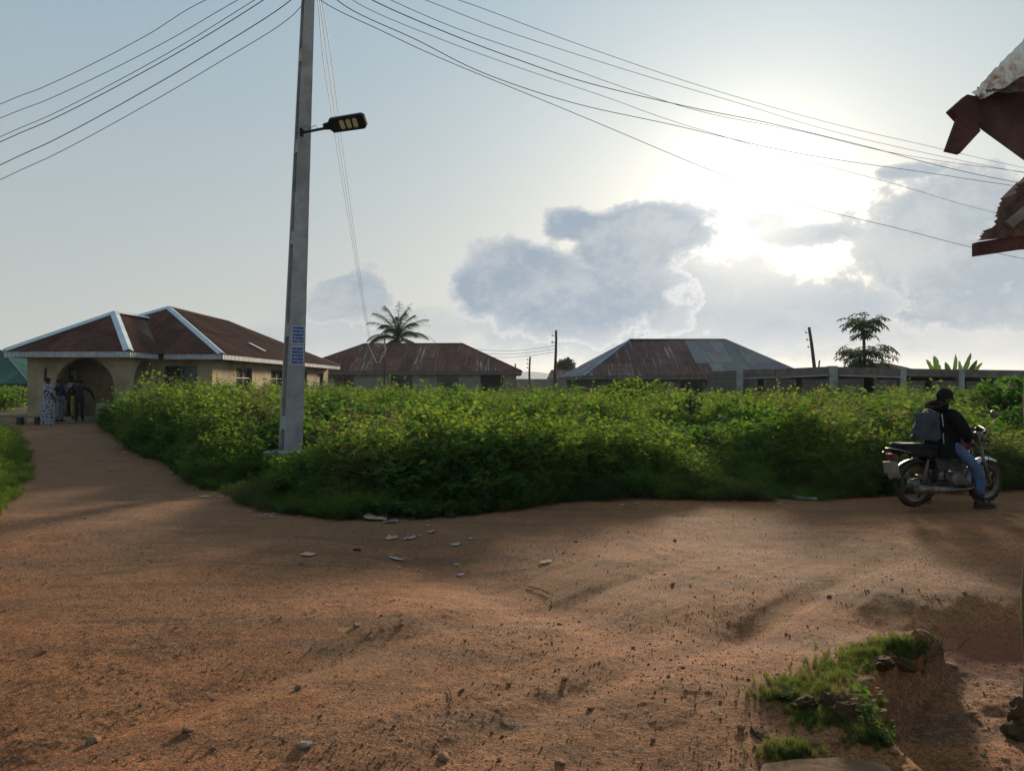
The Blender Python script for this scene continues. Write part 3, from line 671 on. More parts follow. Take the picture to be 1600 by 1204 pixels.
# far small roofs and low wall
def far_stuff():
    E = [px(856, 591, 90), px(935, 591, 90), px(930, 590, 98), px(860, 590, 98)]
    for p in E: p.z = 2.3
    simple_house('small_zinc_house', 'small far house with grey roof left of the half-rusted roof', 'house', E, px(862, 579, 94), px(920, 579, 94), 0, 0,
                 lambda c, r, nc, nr: M_RUSTL, M_PLAS2, [(1.0, 1.9, 1, 1.9)], cols=(7, 1), side=3)
    E = [(-46, 70, 1.62), (-30.8, 70, 1.62), (-30.8, 82, 1.62), (-46, 82, 1.62)]
    root = thing('green_roof_house', 'green metal roofed house at the left edge behind the bungalow', 'house', (-38, 70, 0))
    E = [Vector((-44, 48, 1.66)), Vector((-30.2, 48, 1.66)), Vector((-30.2, 58, 1.66)), Vector((-44, 58, 1.66))]; T0 = Vector((-39, 53, 3.9)); T1 = Vector((-35.2, 53, 3.9))
    w = MB(); wall(w, (-43.4, 48.6), (-30.8, 48.6), 0, 1.66, .2, [(2, 3, .6, 1.4), (10.2, 11.2, .6, 1.4)]); wall(w, (-30.9, 48.7), (-30.9, 57.5), 0, 1.66, .2); wall(w, (-30.9, 57.4), (-43.4, 57.4), 0, 1.66, .2); wall(w, (-43.3, 57.4), (-43.3, 48.6), 0, 1.66, .2)
    w.build('wall', M_PLAS2, root); window(root, (-43.4, 48.6), (-30.8, 48.6), (10.2, 11.2, .6, 1.4), bars=1)
    d = MB(); d.add(E + [T0, T1], [(0, 3, 2, 1), (0, 1, 5, 4), (1, 2, 5), (2, 3, 4, 5), (3, 0, 4)]); roof = d.build('roof', M_WOODG, root)
    g = lambda c, r, nc, nr: M_GREENR
    roof_face(roof, E[0], E[1], T0, T1, 18, 1, g, waves=3); roof_face(roof, E[1], E[2], T1, T1, 8, 1, g, waves=3); cap(roof, E[1], T1, .2, M_GREENR); cap(roof, T0, T1, .2, M_GREENR)
    w = MB(); wall(w, px(800, 600, 75).xy, px(900, 600, 75).xy, 0, 2.15, .2); o = w.build('compound_wall', M_PLAS2); prop(o, 'low grey compound wall in the gap between the two middle houses', 'wall')
    root = thing('brown_roof_house', 'brown metal roof peeking over the unfinished building below the papaya tree', 'house', px(1385, 600, 60))
    a, b, c_ = px(1340, 577, 58), px(1378, 567.5, 60), px(1425, 578, 58)
    E = [px(1330, 578, 58), px(1430, 578, 58), px(1430, 578, 58) + Vector((0, 7, 0)), px(1330, 578, 58) + Vector((0, 7, 0))]
    T0 = px(1372, 567.5, 61.5); T1 = px(1388, 567.5, 61.5)
    w = MB(); w.bx((E[0].x + .4, 58.4, 0), (E[1].x - .4, 64.5, E[0].z - .01)); w.build('wall', M_PLAS2, root)
    d = MB(); d.add(E + [T0, T1], [(0, 3, 2, 1), (0, 1, 5, 4), (1, 2, 5), (2, 3, 4, 5), (3, 0, 4)]); roof = d.build('roof', M_WOODG, root)
    roof_face(roof, E[0], E[1], T0, T1, 6, 1, lambda *k: M_RUSTL)
    # far power poles
def wood_pole(name, label, base, top, r, cat='utility pole', ins=2):
    root = thing(name, label, cat, base); m = MB(); n = 8; pts = []
    for i in range(n + 1):
        t = i / n; p = base.lerp(top, t); p.x += .05 * math.sin(t * 5 + base.x); pts.append(p)
    m.tube(pts, [r * (1 - .35 * i / n) for i in range(n + 1)], 8); m.build('post', M_BARK, root)
    for k in range(ins):
        p = base.lerp(top, .93 - .09 * k); q = MB(); q.tube([p, p + Vector((-.22, -.02, 0))], .02, 6); q.lathe([(0, -.07), (.05, -.06), (.035, 0), (.06, .05), (0, .07)], p + Vector((-.25, -.02, .03)), n=8); q.build('insulator', M_BLACKM, root)
far_stuff()
wood_pole('wooden_pole', 'tall thin wooden pole between the two middle houses', Vector((px(868, 620, 58).x, 58, 0)), px(868, 516, 58), .13)
wood_pole('wooden_pole', 'shorter wooden pole left of the tallest thin pole', Vector((px(828, 620, 72).x, 72, 0)), px(828, 557, 72), .12, ins=3)
wood_pole('wooden_pole', 'shortest thin post at the right end of the long brown roof', Vector((px(806, 620, 62).x, 62, 0)), px(806, 568, 62), .08, ins=0)
wood_pole('leaning_pole', 'leaning wooden pole above the unfinished building left of the papaya tree', Vector((px(1283, 600, 55).x, 55, 0)), px(1263, 511, 55), .16, ins=3)
wood_pole('wooden_post', 'short post just right of the leaning pole', Vector((px(1280, 600, 55).x, 56, 0)), px(1279.5, 563, 56), .09, ins=0)
# TV antenna pole by the long brown house
def antenna():
    root = thing('antenna_mast', 'thin mast with loose pale cables in front of the long brown roof', 'antenna', Vector((px(600, 600, 58).x, 58, 0)))
    m = MB(); m.tube([Vector((px(600, 600, 58).x, 58, 0)), px(601, 530, 58)], .055, 6); m.build('mast', M_BARK, root)
    c = MB(); pts = [(575, 537), (580, 548), (588, 566), (594, 566), (598, 552), (604, 545), (600, 535)]
    c.tube([px(a, b, 57.9) for a, b in pts], .022, 5); c.tube([px(a, b, 57.9) for a, b in ((585, 536), (592, 541), (599, 536), (603, 549), (600, 556), (594, 558))], .02, 5); c.build('loose_cable', M_WHITE, root)
antenna()

# ------------------------------------------------------------------ street pole
def street_pole():
    base = Vector((px(452.5, 700, 14).x, 14.0, 0)); top = px(484, -70, 14.15)
    root = thing('concrete_power_pole', 'tall grey concrete electric pole leaning slightly right in the weeds', 'utility pole', base)
    rot = Matrix.Rotation(R(38.3), 3, 'Z'); H = top.z
    def C(z): 
        t = z / H; return Vector((base.x + (top.x - base.x) * t, base.y + (top.y - base.y) * t, z))
    def sec(z): k = 1 - .50 * z / H; return .345 * k, .30 * k
    def slab(mb, z0, z1, fx, fy, jag=0):
        vs = []
        for z in (z0, z1):
            a, b = sec(z)
            for sx, sy in ((0, 0), (1, 0), (1, 1), (0, 1)):
                x = (fx[0] + (fx[1] - fx[0]) * sx) * a / 2; y = (fy[0] + (fy[1] - fy[0]) * sy) * b / 2
                vs.append(C(z) + rot @ Vector((x, y, 0)))
        mb.add(vs, [(3, 2, 1, 0), (4, 5, 6, 7), (0, 1, 5, 4), (1, 2, 6, 5), (2, 3, 7, 6), (3, 0, 4, 7)])
    m = MB(); seg = 26
    for i in range(seg):
        z0, z1 = H * i / seg, H * (i + 1) / seg
        j = random.uniform(0, .05)
        slab(m, z0, z1, (-1 + j, 1 - random.uniform(0, .03)), (-1, -.62)); slab(m, z0, z1, (-1, 1), (.62, 1)); slab(m, z0, z1, (-.45, .45), (-.62, .62))
    z = .95
    while z < H: slab(m, z - .12, z + .12, (-.97, .97), (-.62, .62)); z += 1.68
    m.build('shaft', M_CONC, root)
    p = MB(); pc = C(.38); p.box((pc.x - .12, pc.y - .10, .40), (.62, .55, .10), rz=R(12)); p.box((pc.x, pc.y + .05, .17), (.5, .5, .36), rz=R(20)); p.build('footing', M_CONC, root, bevel=.012)
    # posters glued on the front face
    m_, N, pr, out = new_mat('blue_printed_poster'); tc = N.node('ShaderNodeTexCoord')
    mp = N.node('ShaderNodeMapping'); N.put(mp.inputs[0], tc.outputs['Object']); mp.inputs['Scale'].default_value = (26, 26, 60)
    n1 = N.noise(mp.outputs[0], 1.0, 3, .7); 
    wv = N.node('ShaderNodeTexWave'); wv.wave_type = 'BANDS'; wv.bands_direction = 'Z'; N.put(wv.inputs['Vector'], tc.outputs['Object']); wv.inputs['Scale'].default_value = 5.0; wv.inputs['Distortion'].default_value = .6
    f = N.m('MULTIPLY', N.ss(n1, .36, .48), N.ss(wv.outputs['Fac'], .10, .28))
    N.put(pr.inputs['Base Color'], N.mix(f, (.30, .36, .50), (.022, .045, .17))); pr.inputs['Roughness'].default_value = .7
    mw = simple('poster_paper_border', (.50, .53, .58), .7)
    for (ya, yb) in ((509, 537), (541, 570)):
        zt = CAMH - (ya - HOR) / F * 14; zb = CAMH - (yb - HOR) / F * 14
        for k, (mt, inset, d) in enumerate(((mw, 0, .004), (m_, .012, .007))):
            q = MB(); vs = []
            for z in (zb + inset, zt - inset):
                a, b = sec(z); 
                for x in (-a / 2 * .80 + inset, a / 2 * .82 - inset): vs.append(C(z) + rot @ Vector((x, -b / 2 - d, 0)))
            off = rot @ Vector((0, .0025, 0))
            q.prism([vs[0], vs[1], vs[3], vs[2]], off)
            if k == 0: po = q.build('poster', mt, root)
            else: q.build('print', mt, po)
    # cross arm and insulators above the frame
    a = MB(); t = C(H - .25); a.beam(t + Vector((-.9, 0, 0)), t + Vector((.9, 0, 0)), .08, .08); a.build('crossarm', M_FRAME, root)
    for k in range(5):
        q = MB(); q.lathe([(0, -.02), (.04, 0), (.03, .06), (.05, .1), (0, .13)], t + Vector((-.8 + .4 * k, 0, .05)), n=8); q.build('insulator', M_WHITE, root)
    return C, sec, rot, H
PC, PSEC, PROT, PH = street_pole()
def street_lamp():
    a = px(474, 207, 13.85); b = px(508, 200.5, 13.7)
    root = thing('street_lamp', 'black solar street lamp with three yellowish led panels fixed to the concrete pole', 'street lamp', a)
    m = MB(); m.tube([a, b], .026, 8); m.build('arm', M_BLACKM, root)
    bk = MB(); bk.box(a + Vector((-.03, .0, 0)), (.05, .08, .14)); bk.build('bracket', simple('rough_black_bracket', (.02, .02, .02), .95, spec=.05), root)
    c = MB(); c.tube([px(474, 206, 13.8), px(478, 197, 13.8), px(484, 201, 13.8), px(492, 196, 13.8), px(497, 202, 13.75)], .006, 5); c.build('cable', M_WIRE, root)
    d = px(571, 188, 13.45) - px(506, 198, 13.7); e = d.normalized(); L = d.length
    side = Vector((.15, -.75, .55)).normalized(); side = (side - e * side.dot(e)).normalized(); up = side.cross(e)
    if up.z < 0: up = -up
    # lamp tilts so that its underside faces the viewer
    s0 = px(506, 198, 13.7)
    up2 = Vector((0.05, -.80, -.6)).normalized(); up2 = (up2 - e * up2.dot(e)).normalized()  # face normal of the panels, toward viewer
    w = e.cross(up2).normalized()
    if w.z > 0: w = -w
    def P(u, v, n): return s0 + e * (L * u) + w * v + up2 * n
    out = [(0, -.05), (.14, -.065), (.2, -.13), (.93, -.135), (1, -.10), (1, .10), (.93, .135), (.2, .13), (.14, .065), (0, .05)]
    h = MB(); h.prism([P(u, v, .03) for u, v in out], -up2 * .075); h.build('housing', M_BLACKM, root, bevel=.006)
    tb = MB(); tb.prism([P(u, v, .045) for u, v in ((.24, -.105), (.92, -.105), (.92, .105), (.24, .105))], -up2 * .015); tb.build('panel_tray', M_BLACKM, root)
    for k in range(3):
        u0 = .47 + .155 * k; n = 10; poly = []
        for i in range(n * 2):
            an = 2 * math.pi * i / (n * 2); uu = u0 + .052 * math.cos(an); vv = (.052 if math.sin(an) > 0 else -.052) + .030 * math.sin(an); poly.append(P(uu, vv, .052))
        q = MB(); q.prism(poly, -up2 * .008); q.build('led_panel', M_LED, root)
street_lamp()

# ------------------------------------------------------------------ wires
def wire(pts, y0, y1, label, r=.010, group=None, ylist=None):
    n = len(pts); P = []
    for i in range(n):
        t = (pts[i][0] - pts[0][0]) / (pts[-1][0] - pts[0][0]) if not ylist else 0
        Y = ylist[i] if ylist else y0 + (y1 - y0) * t
        P.append(px(pts[i][0], pts[i][1], Y))
    out = []
    for i in range(n - 1):
        p0 = P[max(i - 1, 0)]; p1 = P[i]; p2 = P[i + 1]; p3 = P[min(i + 2, n - 1)]
        for k in range(8):
            t = k / 8; out.append(.5 * ((2 * p1) + (p2 - p0) * t + (2 * p0 - 5 * p1 + 4 * p2 - p3) * t * t + (3 * p1 - p0 - 3 * p2 + p3) * t ** 3))
    out.append(P[-1]); m = MB(); m.tube(out, r * .68, 6)
    o = m.build('overhead_wire', M_WIRE); prop(o, label, 'wire', group)
GR = 'wires running right from the pole'; GL = 'wires running left from the pole'; GD = 'drop wires to the brown house'
TP = PC(PH - .15)
tp = lambda i: (800 + TP.x / 14.1 * F + i, HOR - (TP.z - CAMH) / 14.1 * F)
TX, TY = tp(0)
wire([(TX - 20, TY + 8), (500, 0), (600, 50), (700, 96), (900, 178), (1105, 264), (1240, 316), (1400, 356), (1525, 388), (1640, 412), (1800, 440)], 14, 26, 'lowest of the wires crossing the sky right of the pole', group=GR)
wire([(TX - 5, TY + 8), (540, 10), (650, 62), (760, 116), (900, 162), (1050, 195), (1250, 240), (1450, 270), (1590, 291), (1800, 318)], 14, 30, 'thick wire second from the bottom at the right picture edge', .012, GR)
wire([(TX + 5, TY + 6), (560, 6), (680, 58), (800, 102), (950, 153), (1060, 192), (1250, 248), (1400, 288), (1550, 331), (1780, 378)], 14, 28, 'wire that passes just over the sun and ends under the broken eave', .008, GR)
wire([(TX + 10, TY + 6), (585, 2), (700, 52), (800, 90), (920, 130), (1080, 168), (1200, 192), (1350, 228), (1480, 262), (1600, 287), (1800, 322)], 14, 30, 'thick double-looking wire above the sun', .014, GR)
wire([(TX + 15, TY + 4), (610, 0), (720, 47), (850, 92), (990, 142), (1110, 178), (1250, 205), (1380, 236), (1500, 256), (1600, 269), (1800, 300)], 14, 30, 'wire tangled around the thick wire above the sun', .009, GR)
wire([(TX + 20, TY + 2), (664, 0), (800, 52), (1000, 116), (1150, 160), (1300, 205), (1450, 240), (1600, 270), (1800, 305)], 14, 30, 'second highest wire at the top of the sky right of the pole', .009, GR)
wire([(TX + 30, TY), (716, 0), (900, 68), (1100, 136), (1300, 193), (1450, 228), (1600, 262), (1800, 300)], 14, 30, 'highest wire in the sky right of the pole', .009, GR)
for i, (xt, yl, lab) in enumerate(((322, 163, 'highest wire on the left side of the sky'), (372, 185, 'second highest wire on the left side'), (398, 214, 'thin wire crossing the thicker ones on the left'), (412, 222, 'third wire from the bottom on the left side'), (455, 258, 'second lowest wire on the left side'), (462, 281, 'lowest wire on the left side, nearest the pole'))):
    y0 = 20 if xt == 462 else 0
    mid = ((xt + 0) / 2, (yl + y0) / 2 + 10 + i)
    wire([(TX, TY + 3 * i), (xt, y0), (xt * .72, y0 + (yl - y0) * .30 + 5), (xt * .45, y0 + (yl - y0) * .57 + 7), (xt * .2, y0 + (yl - y0) * .82 + 4), (0, yl), (-250, yl + (yl - y0) * 250 / xt * .86)], 14, 17, lab, .009 if i not in (3, 4) else .012, GL)
for i, (dx, lab) in enumerate(((0, 'left strand of the wires dropping from the pole to the brown roof'), (4, 'middle strand of the wires dropping to the brown roof'), (8, 'right strand of the wires dropping to the brown roof'))):
    p = [(TX + 2 * i, TY), (496 + dx * .8, 0), (506 + dx * 1.6, 100), (520 + dx * 1.2, 190), (534 + dx, 280), (549 + dx * .7, 370), (562 + dx * .5, 450), (573 + dx * .4, 515), (579 + i, 536)]
    wire(p, 0, 0, lab, .010, GD, ylist=[14.1, 15, 18, 22, 28, 36, 46, 55, 58.5])
for i in range(3):
    wire([(735, 545 + 6 * i), (800, 548 + 5 * i), (868, 540 + 5 * i)], 66, 58, ['topmost', 'middle', 'lowest'][i] + ' of the three far wires strung to the tall thin pole', .02, 'far wires at the thin pole')

# ------------------------------------------------------------------ foliage generators
def leaf_quad(V, Fc, c, d, n, L, W, fold=.0):
    """diamond leaf: base, two sides, tip"""
    s = np.cross(d, n); b = len(V)
    V += [c, c + d * L * .45 + s * W / 2 + n * fold, c + d * L, c + d * L * .45 - s * W / 2 + n * fold]
    Fc.append((b, b + 1, b + 2, b + 3))
def unit(v): return v / (np.linalg.norm(v) + 1e-9)
def plant_mesh(name, rs, kind):
    r = np.random.default_rng(rs); V = []; Fc = []; Mi = []
    if kind == 'fine':
        for s_ in range(9):
            az = r.uniform(0, 6.283); lean = r.uniform(.05, .55); h = r.uniform(.6, 1.0)
            d = unit(np.array([math.cos(az) * lean, math.sin(az) * lean, 1.0])); base = np.array([r.normal(0, .05), r.normal(0, .05), 0])
            bend = np.array([math.cos(az), math.sin(az), 0]) * .12
            # stem as thin triangle strip
            b = len(V); w = .005; V += [base - [w, 0, 0], base + [w, 0, 0], base + d * h + bend]; Fc.append((b, b + 1, b + 2, b + 2)); Mi.append(1)
            for k in range(32):
                t = r.uniform(.18, 1.0) ** .75; p = base + d * h * t + bend * t * t
                a2 = r.uniform(0, 6.283); out = unit(np.array([math.cos(a2), math.sin(a2), r.uniform(-.25, .8)]))
                p = p + out * r.uniform(0, .15) * (1.25 - t)
                nrm = unit(np.cross(out, np.array([r.normal(), r.normal(), r.normal()])))
                L = r.uniform(.038, .084); leaf_quad(V, Fc, p, out, nrm, L, L * r.uniform(.38, .6)); Mi.append(0)
    elif kind == 'broad':
        for s_ in range(8):
            az = r.uniform(0, 6.283); lean = r.uniform(.1, .7); h = r.uniform(.6, 1.0)
            d = unit(np.array([math.cos(az) * lean, math.sin(az) * lean, 1.0])); base = np.array([r.normal(0, .06), r.normal(0, .06), 0])
            b = len(V); w = .007; V += [base - [w, 0, 0], base + [w, 0, 0], base + d * h]; Fc.append((b, b + 1, b + 2, b + 2)); Mi.append(1)
            for k in range(19):
                t = r.uniform(.3, 1.0); p = base + d * h * t; a2 = r.uniform(0, 6.283)
                out = unit(np.array([math.cos(a2), math.sin(a2), r.uniform(-.5, .35)])); nrm = unit(np.cross(np.cross(out, [0, 0, 1.0]), out) + r.normal(0, .35, 3))
                p = p + out * .04; L = r.uniform(.065, .125); sd_ = unit(np.cross(out, nrm)); b = len(V)
                W = L * r.uniform(.7, .95); dr = np.array([0, 0, -.25 * L])
                V += [p, p + out * L * .25 + sd_ * W * .5, p + out * L * .65 + sd_ * W * .38 + dr * .4, p + out * L + dr, p + out * L * .65 - sd_ * W * .38 + dr * .4, p + out * L * .25 - sd_ * W * .5]
                Fc += [(b, b + 1, b + 2, b + 3), (b, b + 3, b + 4, b + 5)]; Mi += [0, 0]
    elif kind == 'seed':
        for s_ in range(12):
            az = r.uniform(0, 6.283); lean = r.uniform(.02, .35); h = r.uniform(.75, 1.1)
            d = unit(np.array([math.cos(az) * lean, math.sin(az) * lean, 1.0])); base = np.array([r.normal(0, .07), r.normal(0, .07), 0])
            b = len(V); w = .004; V += [base - [w, 0, 0], base + [w, 0, 0], base + d * h]; Fc.append((b, b + 1, b + 2, b + 2)); Mi.append(1)
            for k in range(18):
                t = r.uniform(.3, .85); a2 = r.uniform(0, 6.283); out = unit(np.array([math.cos(a2), math.sin(a2), r.uniform(0, .9)]))
                L = r.uniform(.03, .06); leaf_quad(V, Fc, base + d * h * t + out * .03, out, unit(np.cross(out, r.normal(0, 1, 3))), L, L * .35); Mi.append(0)
            for k in range(12):
                t = r.uniform(.82, 1.0); out = unit(r.normal(0, 1, 3) + [0, 0, .8]); L = r.uniform(.012, .026)
                leaf_quad(V, Fc, base + d * h * t + out * .012, out, unit(np.cross(out, r.normal(0, 1, 3))), L, L * .8); Mi.append(2)
    elif kind == 'grass':
        for s_ in range(46):
            az = r.uniform(0, 6.283); lean = r.uniform(.1, 1.1); h = r.uniform(.4, 1.0); u = np.array([math.cos(az), math.sin(az), 0]); side = np.array([-u[1], u[0], 0])
            base = np.array([r.normal(0, .09), r.normal(0, .09), 0]); w = .014
            p1 = base + u * lean * h * .3 + [0, 0, h * .6]; p2 = base + u * lean * h * .8 + [0, 0, h * (1 - .35 * lean)]
            b = len(V); V += [base - side * w / 2, base + side * w / 2, p1 + side * w / 2, p1 - side * w / 2, p2]
            Fc += [(b, b + 1, b + 2, b + 3), (b + 3, b + 2, b + 4, b + 4)]; Mi += [0, 0]
    elif kind == 'herb':
        for s_ in range(7):
            az = r.uniform(0, 6.283); lean = r.uniform(.2, .9); h = r.uniform(.5, 1.0)
            d = unit(np.array([math.cos(az) * lean, math.sin(az) * lean, 1.0])); b = len(V); w = .012; base = np.array([0, 0, 0.])
            V += [base - [w, 0, 0], base + [w, 0, 0], base + d * h]; Fc.append((b, b + 1, b + 2, b + 2)); Mi.append(1)
            for k in range(16):
                t = r.uniform(.2, 1.0); a2 = r.uniform(0, 6.283); out = unit(np.array([math.cos(a2), math.sin(a2), r.uniform(-.1, .6)])); L = r.uniform(.10, .17); p = d * h * t + out * .05
                nrm = unit(np.cross(np.cross(out, [0, 0, 1.0]), out) + r.normal(0, .3, 3)); sd_ = unit(np.cross(out, nrm)); b = len(V); W = L * .85
                V += [p, p + out * L * .3 + sd_ * W * .45, p + out * L * .7 + sd_ * W * .42, p + out * L, p + out * L * .7 - sd_ * W * .42, p + out * L * .3 - sd_ * W * .45]
                Fc += [(b, b + 1, b + 2, b + 3), (b, b + 3, b + 4, b + 5)]; Mi += [0, 0]
    me = bpy.data.meshes.new(name); fs = [f if f[2] != f[3] else f[:3] for f in Fc]
    me.from_pydata([tuple(v) for v in V], [], fs); mats = {'fine': M_LEAF, 'broad': M_LEAFD, 'seed': M_LEAF, 'grass': M_GRASS, 'herb': M_LEAFD}
    me.materials.append(mats[kind]); me.materials.append(M_STEM); me.materials.append(M_SEED)
    me.polygons.foreach_set('material_index', Mi); me.update(); return me
PROTO = {}
def proto(kind, n):
    if kind not in PROTO: PROTO[kind] = [plant_mesh('%s_plant' % kind, 100 * len(kind) + i, kind) for i in range(n)]
    return PROTO[kind]
def scatter(name, meshes, P, rot, scl, idx, label=None, kind='stuff', cat=None):
    """one object that instances the given meshes on points"""
    c = bpy.data.collections.new(name + '_source')
    for i, m in enumerate(meshes):
        o = bpy.data.objects.new('%s_%02d' % (name, i), m); c.objects.link(o)
    me = bpy.data.meshes.new(name); me.vertices.add(len(P)); me.vertices.foreach_set('co', np.asarray(P, np.float32).ravel())
    a = me.attributes.new('rot', 'FLOAT_VECTOR', 'POINT'); a.data.foreach_set('vector', np.asarray(rot, np.float32).ravel())
    a = me.attributes.new('scl', 'FLOAT_VECTOR', 'POINT'); a.data.foreach_set('vector', np.asarray(scl, np.float32).ravel())
    a = me.attributes.new('idx', 'INT', 'POINT'); a.data.foreach_set('value', np.asarray(idx, np.int32).ravel())
    ob = bpy.data.objects.new(name, me); COL.objects.link(ob); prop(ob, label, cat, kind=kind)
    g = bpy.data.node_groups.new(name, 'GeometryNodeTree'); g.interface.new_socket('Geometry', in_out='INPUT', socket_type='NodeSocketGeometry'); g.interface.new_socket('Geometry', in_out='OUTPUT', socket_type='NodeSocketGeometry')
    nd = g.nodes; gi = nd.new('NodeGroupInput'); go = nd.new('NodeGroupOutput'); ip = nd.new('GeometryNodeInstanceOnPoints'); ci = nd.new('GeometryNodeCollectionInfo')
    ci.inputs['Collection'].default_value = c; ci.inputs['Separate Children'].default_value = True; ci.inputs['Reset Children'].default_value = True
    def att(nm, ty):
        n = nd.new('GeometryNodeInputNamedAttribute'); n.data_type = ty; n.inputs['Name'].default_value = nm; return n.outputs['Attribute']
    L = g.links; L.new(gi.outputs[0], ip.inputs['Points']); L.new(ci.outputs[0], ip.inputs['Instance']); ip.inputs['Pick Instance'].default_value = True
    L.new(att('idx', 'INT'), ip.inputs['Instance Index']); L.new(att('rot', 'FLOAT_VECTOR'), ip.inputs['Rotation']); L.new(att('scl', 'FLOAT_VECTOR'), ip.inputs['Scale'])
    L.new(ip.outputs[0], go.inputs[0]); md = ob.modifiers.new('scatter', 'NODES'); md.node_group = g
    return ob
_mr = np.random.default_rng(77); MOUNDS = []
for _ in range(420):
    my = 9.5 + 30 * _mr.random() ** 1.3; MOUNDS.append(((_mr.random() * 2 - 1) * (my * .72 + 1), my, _mr.uniform(.35, .95) * (1 + my * .012), _mr.uniform(.18, .50 + .012 * my)))
def weed_H(x, y):
    x = np.asarray(x, float); y = np.asarray(y, float); d = weed_sd(x, y)
    hm = np.clip(.56 + (y - 11) * .050, .5, 1.38) + .32 * sstep(x, -4.5, -8) * sstep(y, 30, 22)
    hm = hm + .24 * np.exp(-(((x + .9) / 1.6) ** 2 + ((y - 10.9) / 1.2) ** 2))
    hm = hm + .14 * sstep(x, 4.5, 8) * sstep(y, 20, 13)
    hm = hm - .22 * np.exp(-(((x + 4.0) / .8) ** 2 + ((y - 12.9) / 1.0) ** 2))
    hm = hm + 1.25 * fbm(x, y, .50, 4, .6, 200) * (.75 + .25 * sstep(y, 10, 20)) 
    hm = hm + .75 * fbm(x, y, 1.15, 2, .5, 260)
    mb_ = np.zeros_like(hm)
    for (mx, my, mr, mh) in MOUNDS: mb_ = np.maximum(mb_, mh * np.clip(1 - ((x - mx) ** 2 + (y - my) ** 2) / mr ** 2, 0, 1) ** .6)
    hm = hm - .20 + mb_ - .42 * np.exp(-(((x + 4.15) / .8) ** 2 + ((y - 12.9) / 1.1) ** 2))
    lim = 1.55 - .06 * sstep(x, 2, 8) + .30 * fbm(x, y, .8, 3, .6, 230)
    hm = np.minimum(hm, lim)
    cap_ = .50 + .08 * (13.5 - y); wc = np.exp(-((x + .29 * y) / .8) ** 4) * sstep(y, 14.4, 14.0); hm = hm * (1 - wc) + np.minimum(hm, cap_) * wc
    return np.clip(hm * (.34 + .66 * sstep(d, -.05, .35 + 1.7 * vnoise(x, y, .7, 380) ** 1.5)), .16, 1.70)
def weeds():
    pts = []; N = 52000
    Yc = 9 + (46 - 9) * rng.random(N) ** 1.35; Xc = (rng.random(N) * 2 - 1) * (Yc * .72 + 2.2)
    ok = weed_sd(Xc, Yc) > -.05
    ok &= ~((Xc < -10.6) & (Yc > 30)) & ~((Xc > 11) & (Yc > 37.5)) & ~((Xc < -13.2) & (Yc > 27.5))
    ok &= np.hypot(Xc + 4.05, (Yc - 13.85) * .9) > .34
    Xc, Yc = Xc[ok], Yc[ok]; H = weed_H(Xc, Yc)
    # thin out where plants are tall
    dens = np.clip(.60 / (H + .12), .22, 1) * np.where(Yc > 25, .62, 1.0); keep = rng.random(len(Xc)) < dens; Xc, Yc, H = Xc[keep], Yc[keep], H[keep]
    n = len(Xc); sp = fbm(Xc, Yc, .33, 3, .6, 300) + .16 * (rng.random(n) - .5); sp2 = fbm(Xc, Yc, .45, 3, .6, 320) + .14 * (rng.random(n) - .5)
    s3 = fbm(Xc, Yc, .55, 3, .6, 340) + .10 * (rng.random(n) - .5)
    idx = np.where(s3 > .10, 3, np.where(s3 < -.14, 4, rng.integers(0, 3, n)))
    idx = np.where(sp > np.where(Yc < 14, .19, .10), 5 + rng.integers(0, 3, n), idx); idx = np.where((sp2 > .20) & (Yc > 13.5), 8 + rng.integers(0, 2, n), idx)
    idx = np.where(rng.random(n) < .04, 10, idx)
    hs = H * rng.uniform(.66, 1.14, n); tall = rng.random(n) < .02; hs = np.where(tall & (Yc > 12), hs * 1.2, hs)
    wsc = hs * rng.uniform(.9, 1.3, n) * np.clip(.55 / H + .5, .8, 1.5)
    P = np.stack([Xc, Yc, h_macro(Xc, Yc) - .02], -1); rot = np.stack([rng.normal(0, .10, n), rng.normal(0, .10, n), rng.uniform(0, 6.28, n)], -1)
    fp = list(proto('fine', 5)); fp[3] = fp[3].copy(); fp[3].materials[0] = M_LEAFO; fp[4] = fp[4].copy(); fp[4].materials[0] = M_LEAFK
    meshes = fp + proto('broad', 3) + proto('seed', 2) + proto('grass', 2)[:1]
    scatter('weeds', meshes, P, rot, np.stack([wsc, wsc, hs], -1), idx, 'dense overgrown green weeds filling the empty plot')
    print('weeds', n)
    # verge, left
    N = 9000; Yc = 6 + 26 * rng.random(N) ** 1.2; Xc = -5 - rng.random(N) * (Yc * .55) - 0.2; ok = (verge_sd(Xc, Yc) > 0) & (Xc > -Yc * .78 - 1.5); Xc, Yc = Xc[ok], Yc[ok]; n = len(Xc)
    d = verge_sd(Xc, Yc); H = (.24 + .62 * sstep(d, 0, 1.3) + .25 * fbm(Xc, Yc, .8, 3, .6, 400)) * rng.uniform(.7, 1.1, n); H = np.clip(H, .1, 1)
    idx = np.where(rng.random(n) < .35, 5 + rng.integers(0, 2, n), rng.integers(0, 5, n)); 
    P = np.stack([Xc, Yc, h_macro(Xc, Yc) - .02], -1); rot = np.stack([rng.normal(0, .1, n), rng.normal(0, .1, n), rng.uniform(0, 6.28, n)], -1)
    scatter('verge_weeds', proto('fine', 5) + proto('grass', 2), P, rot, np.stack([H * 1.3, H * 1.3, H], -1), idx, 'low weeds and grass along the left edge of the path')
weeds()

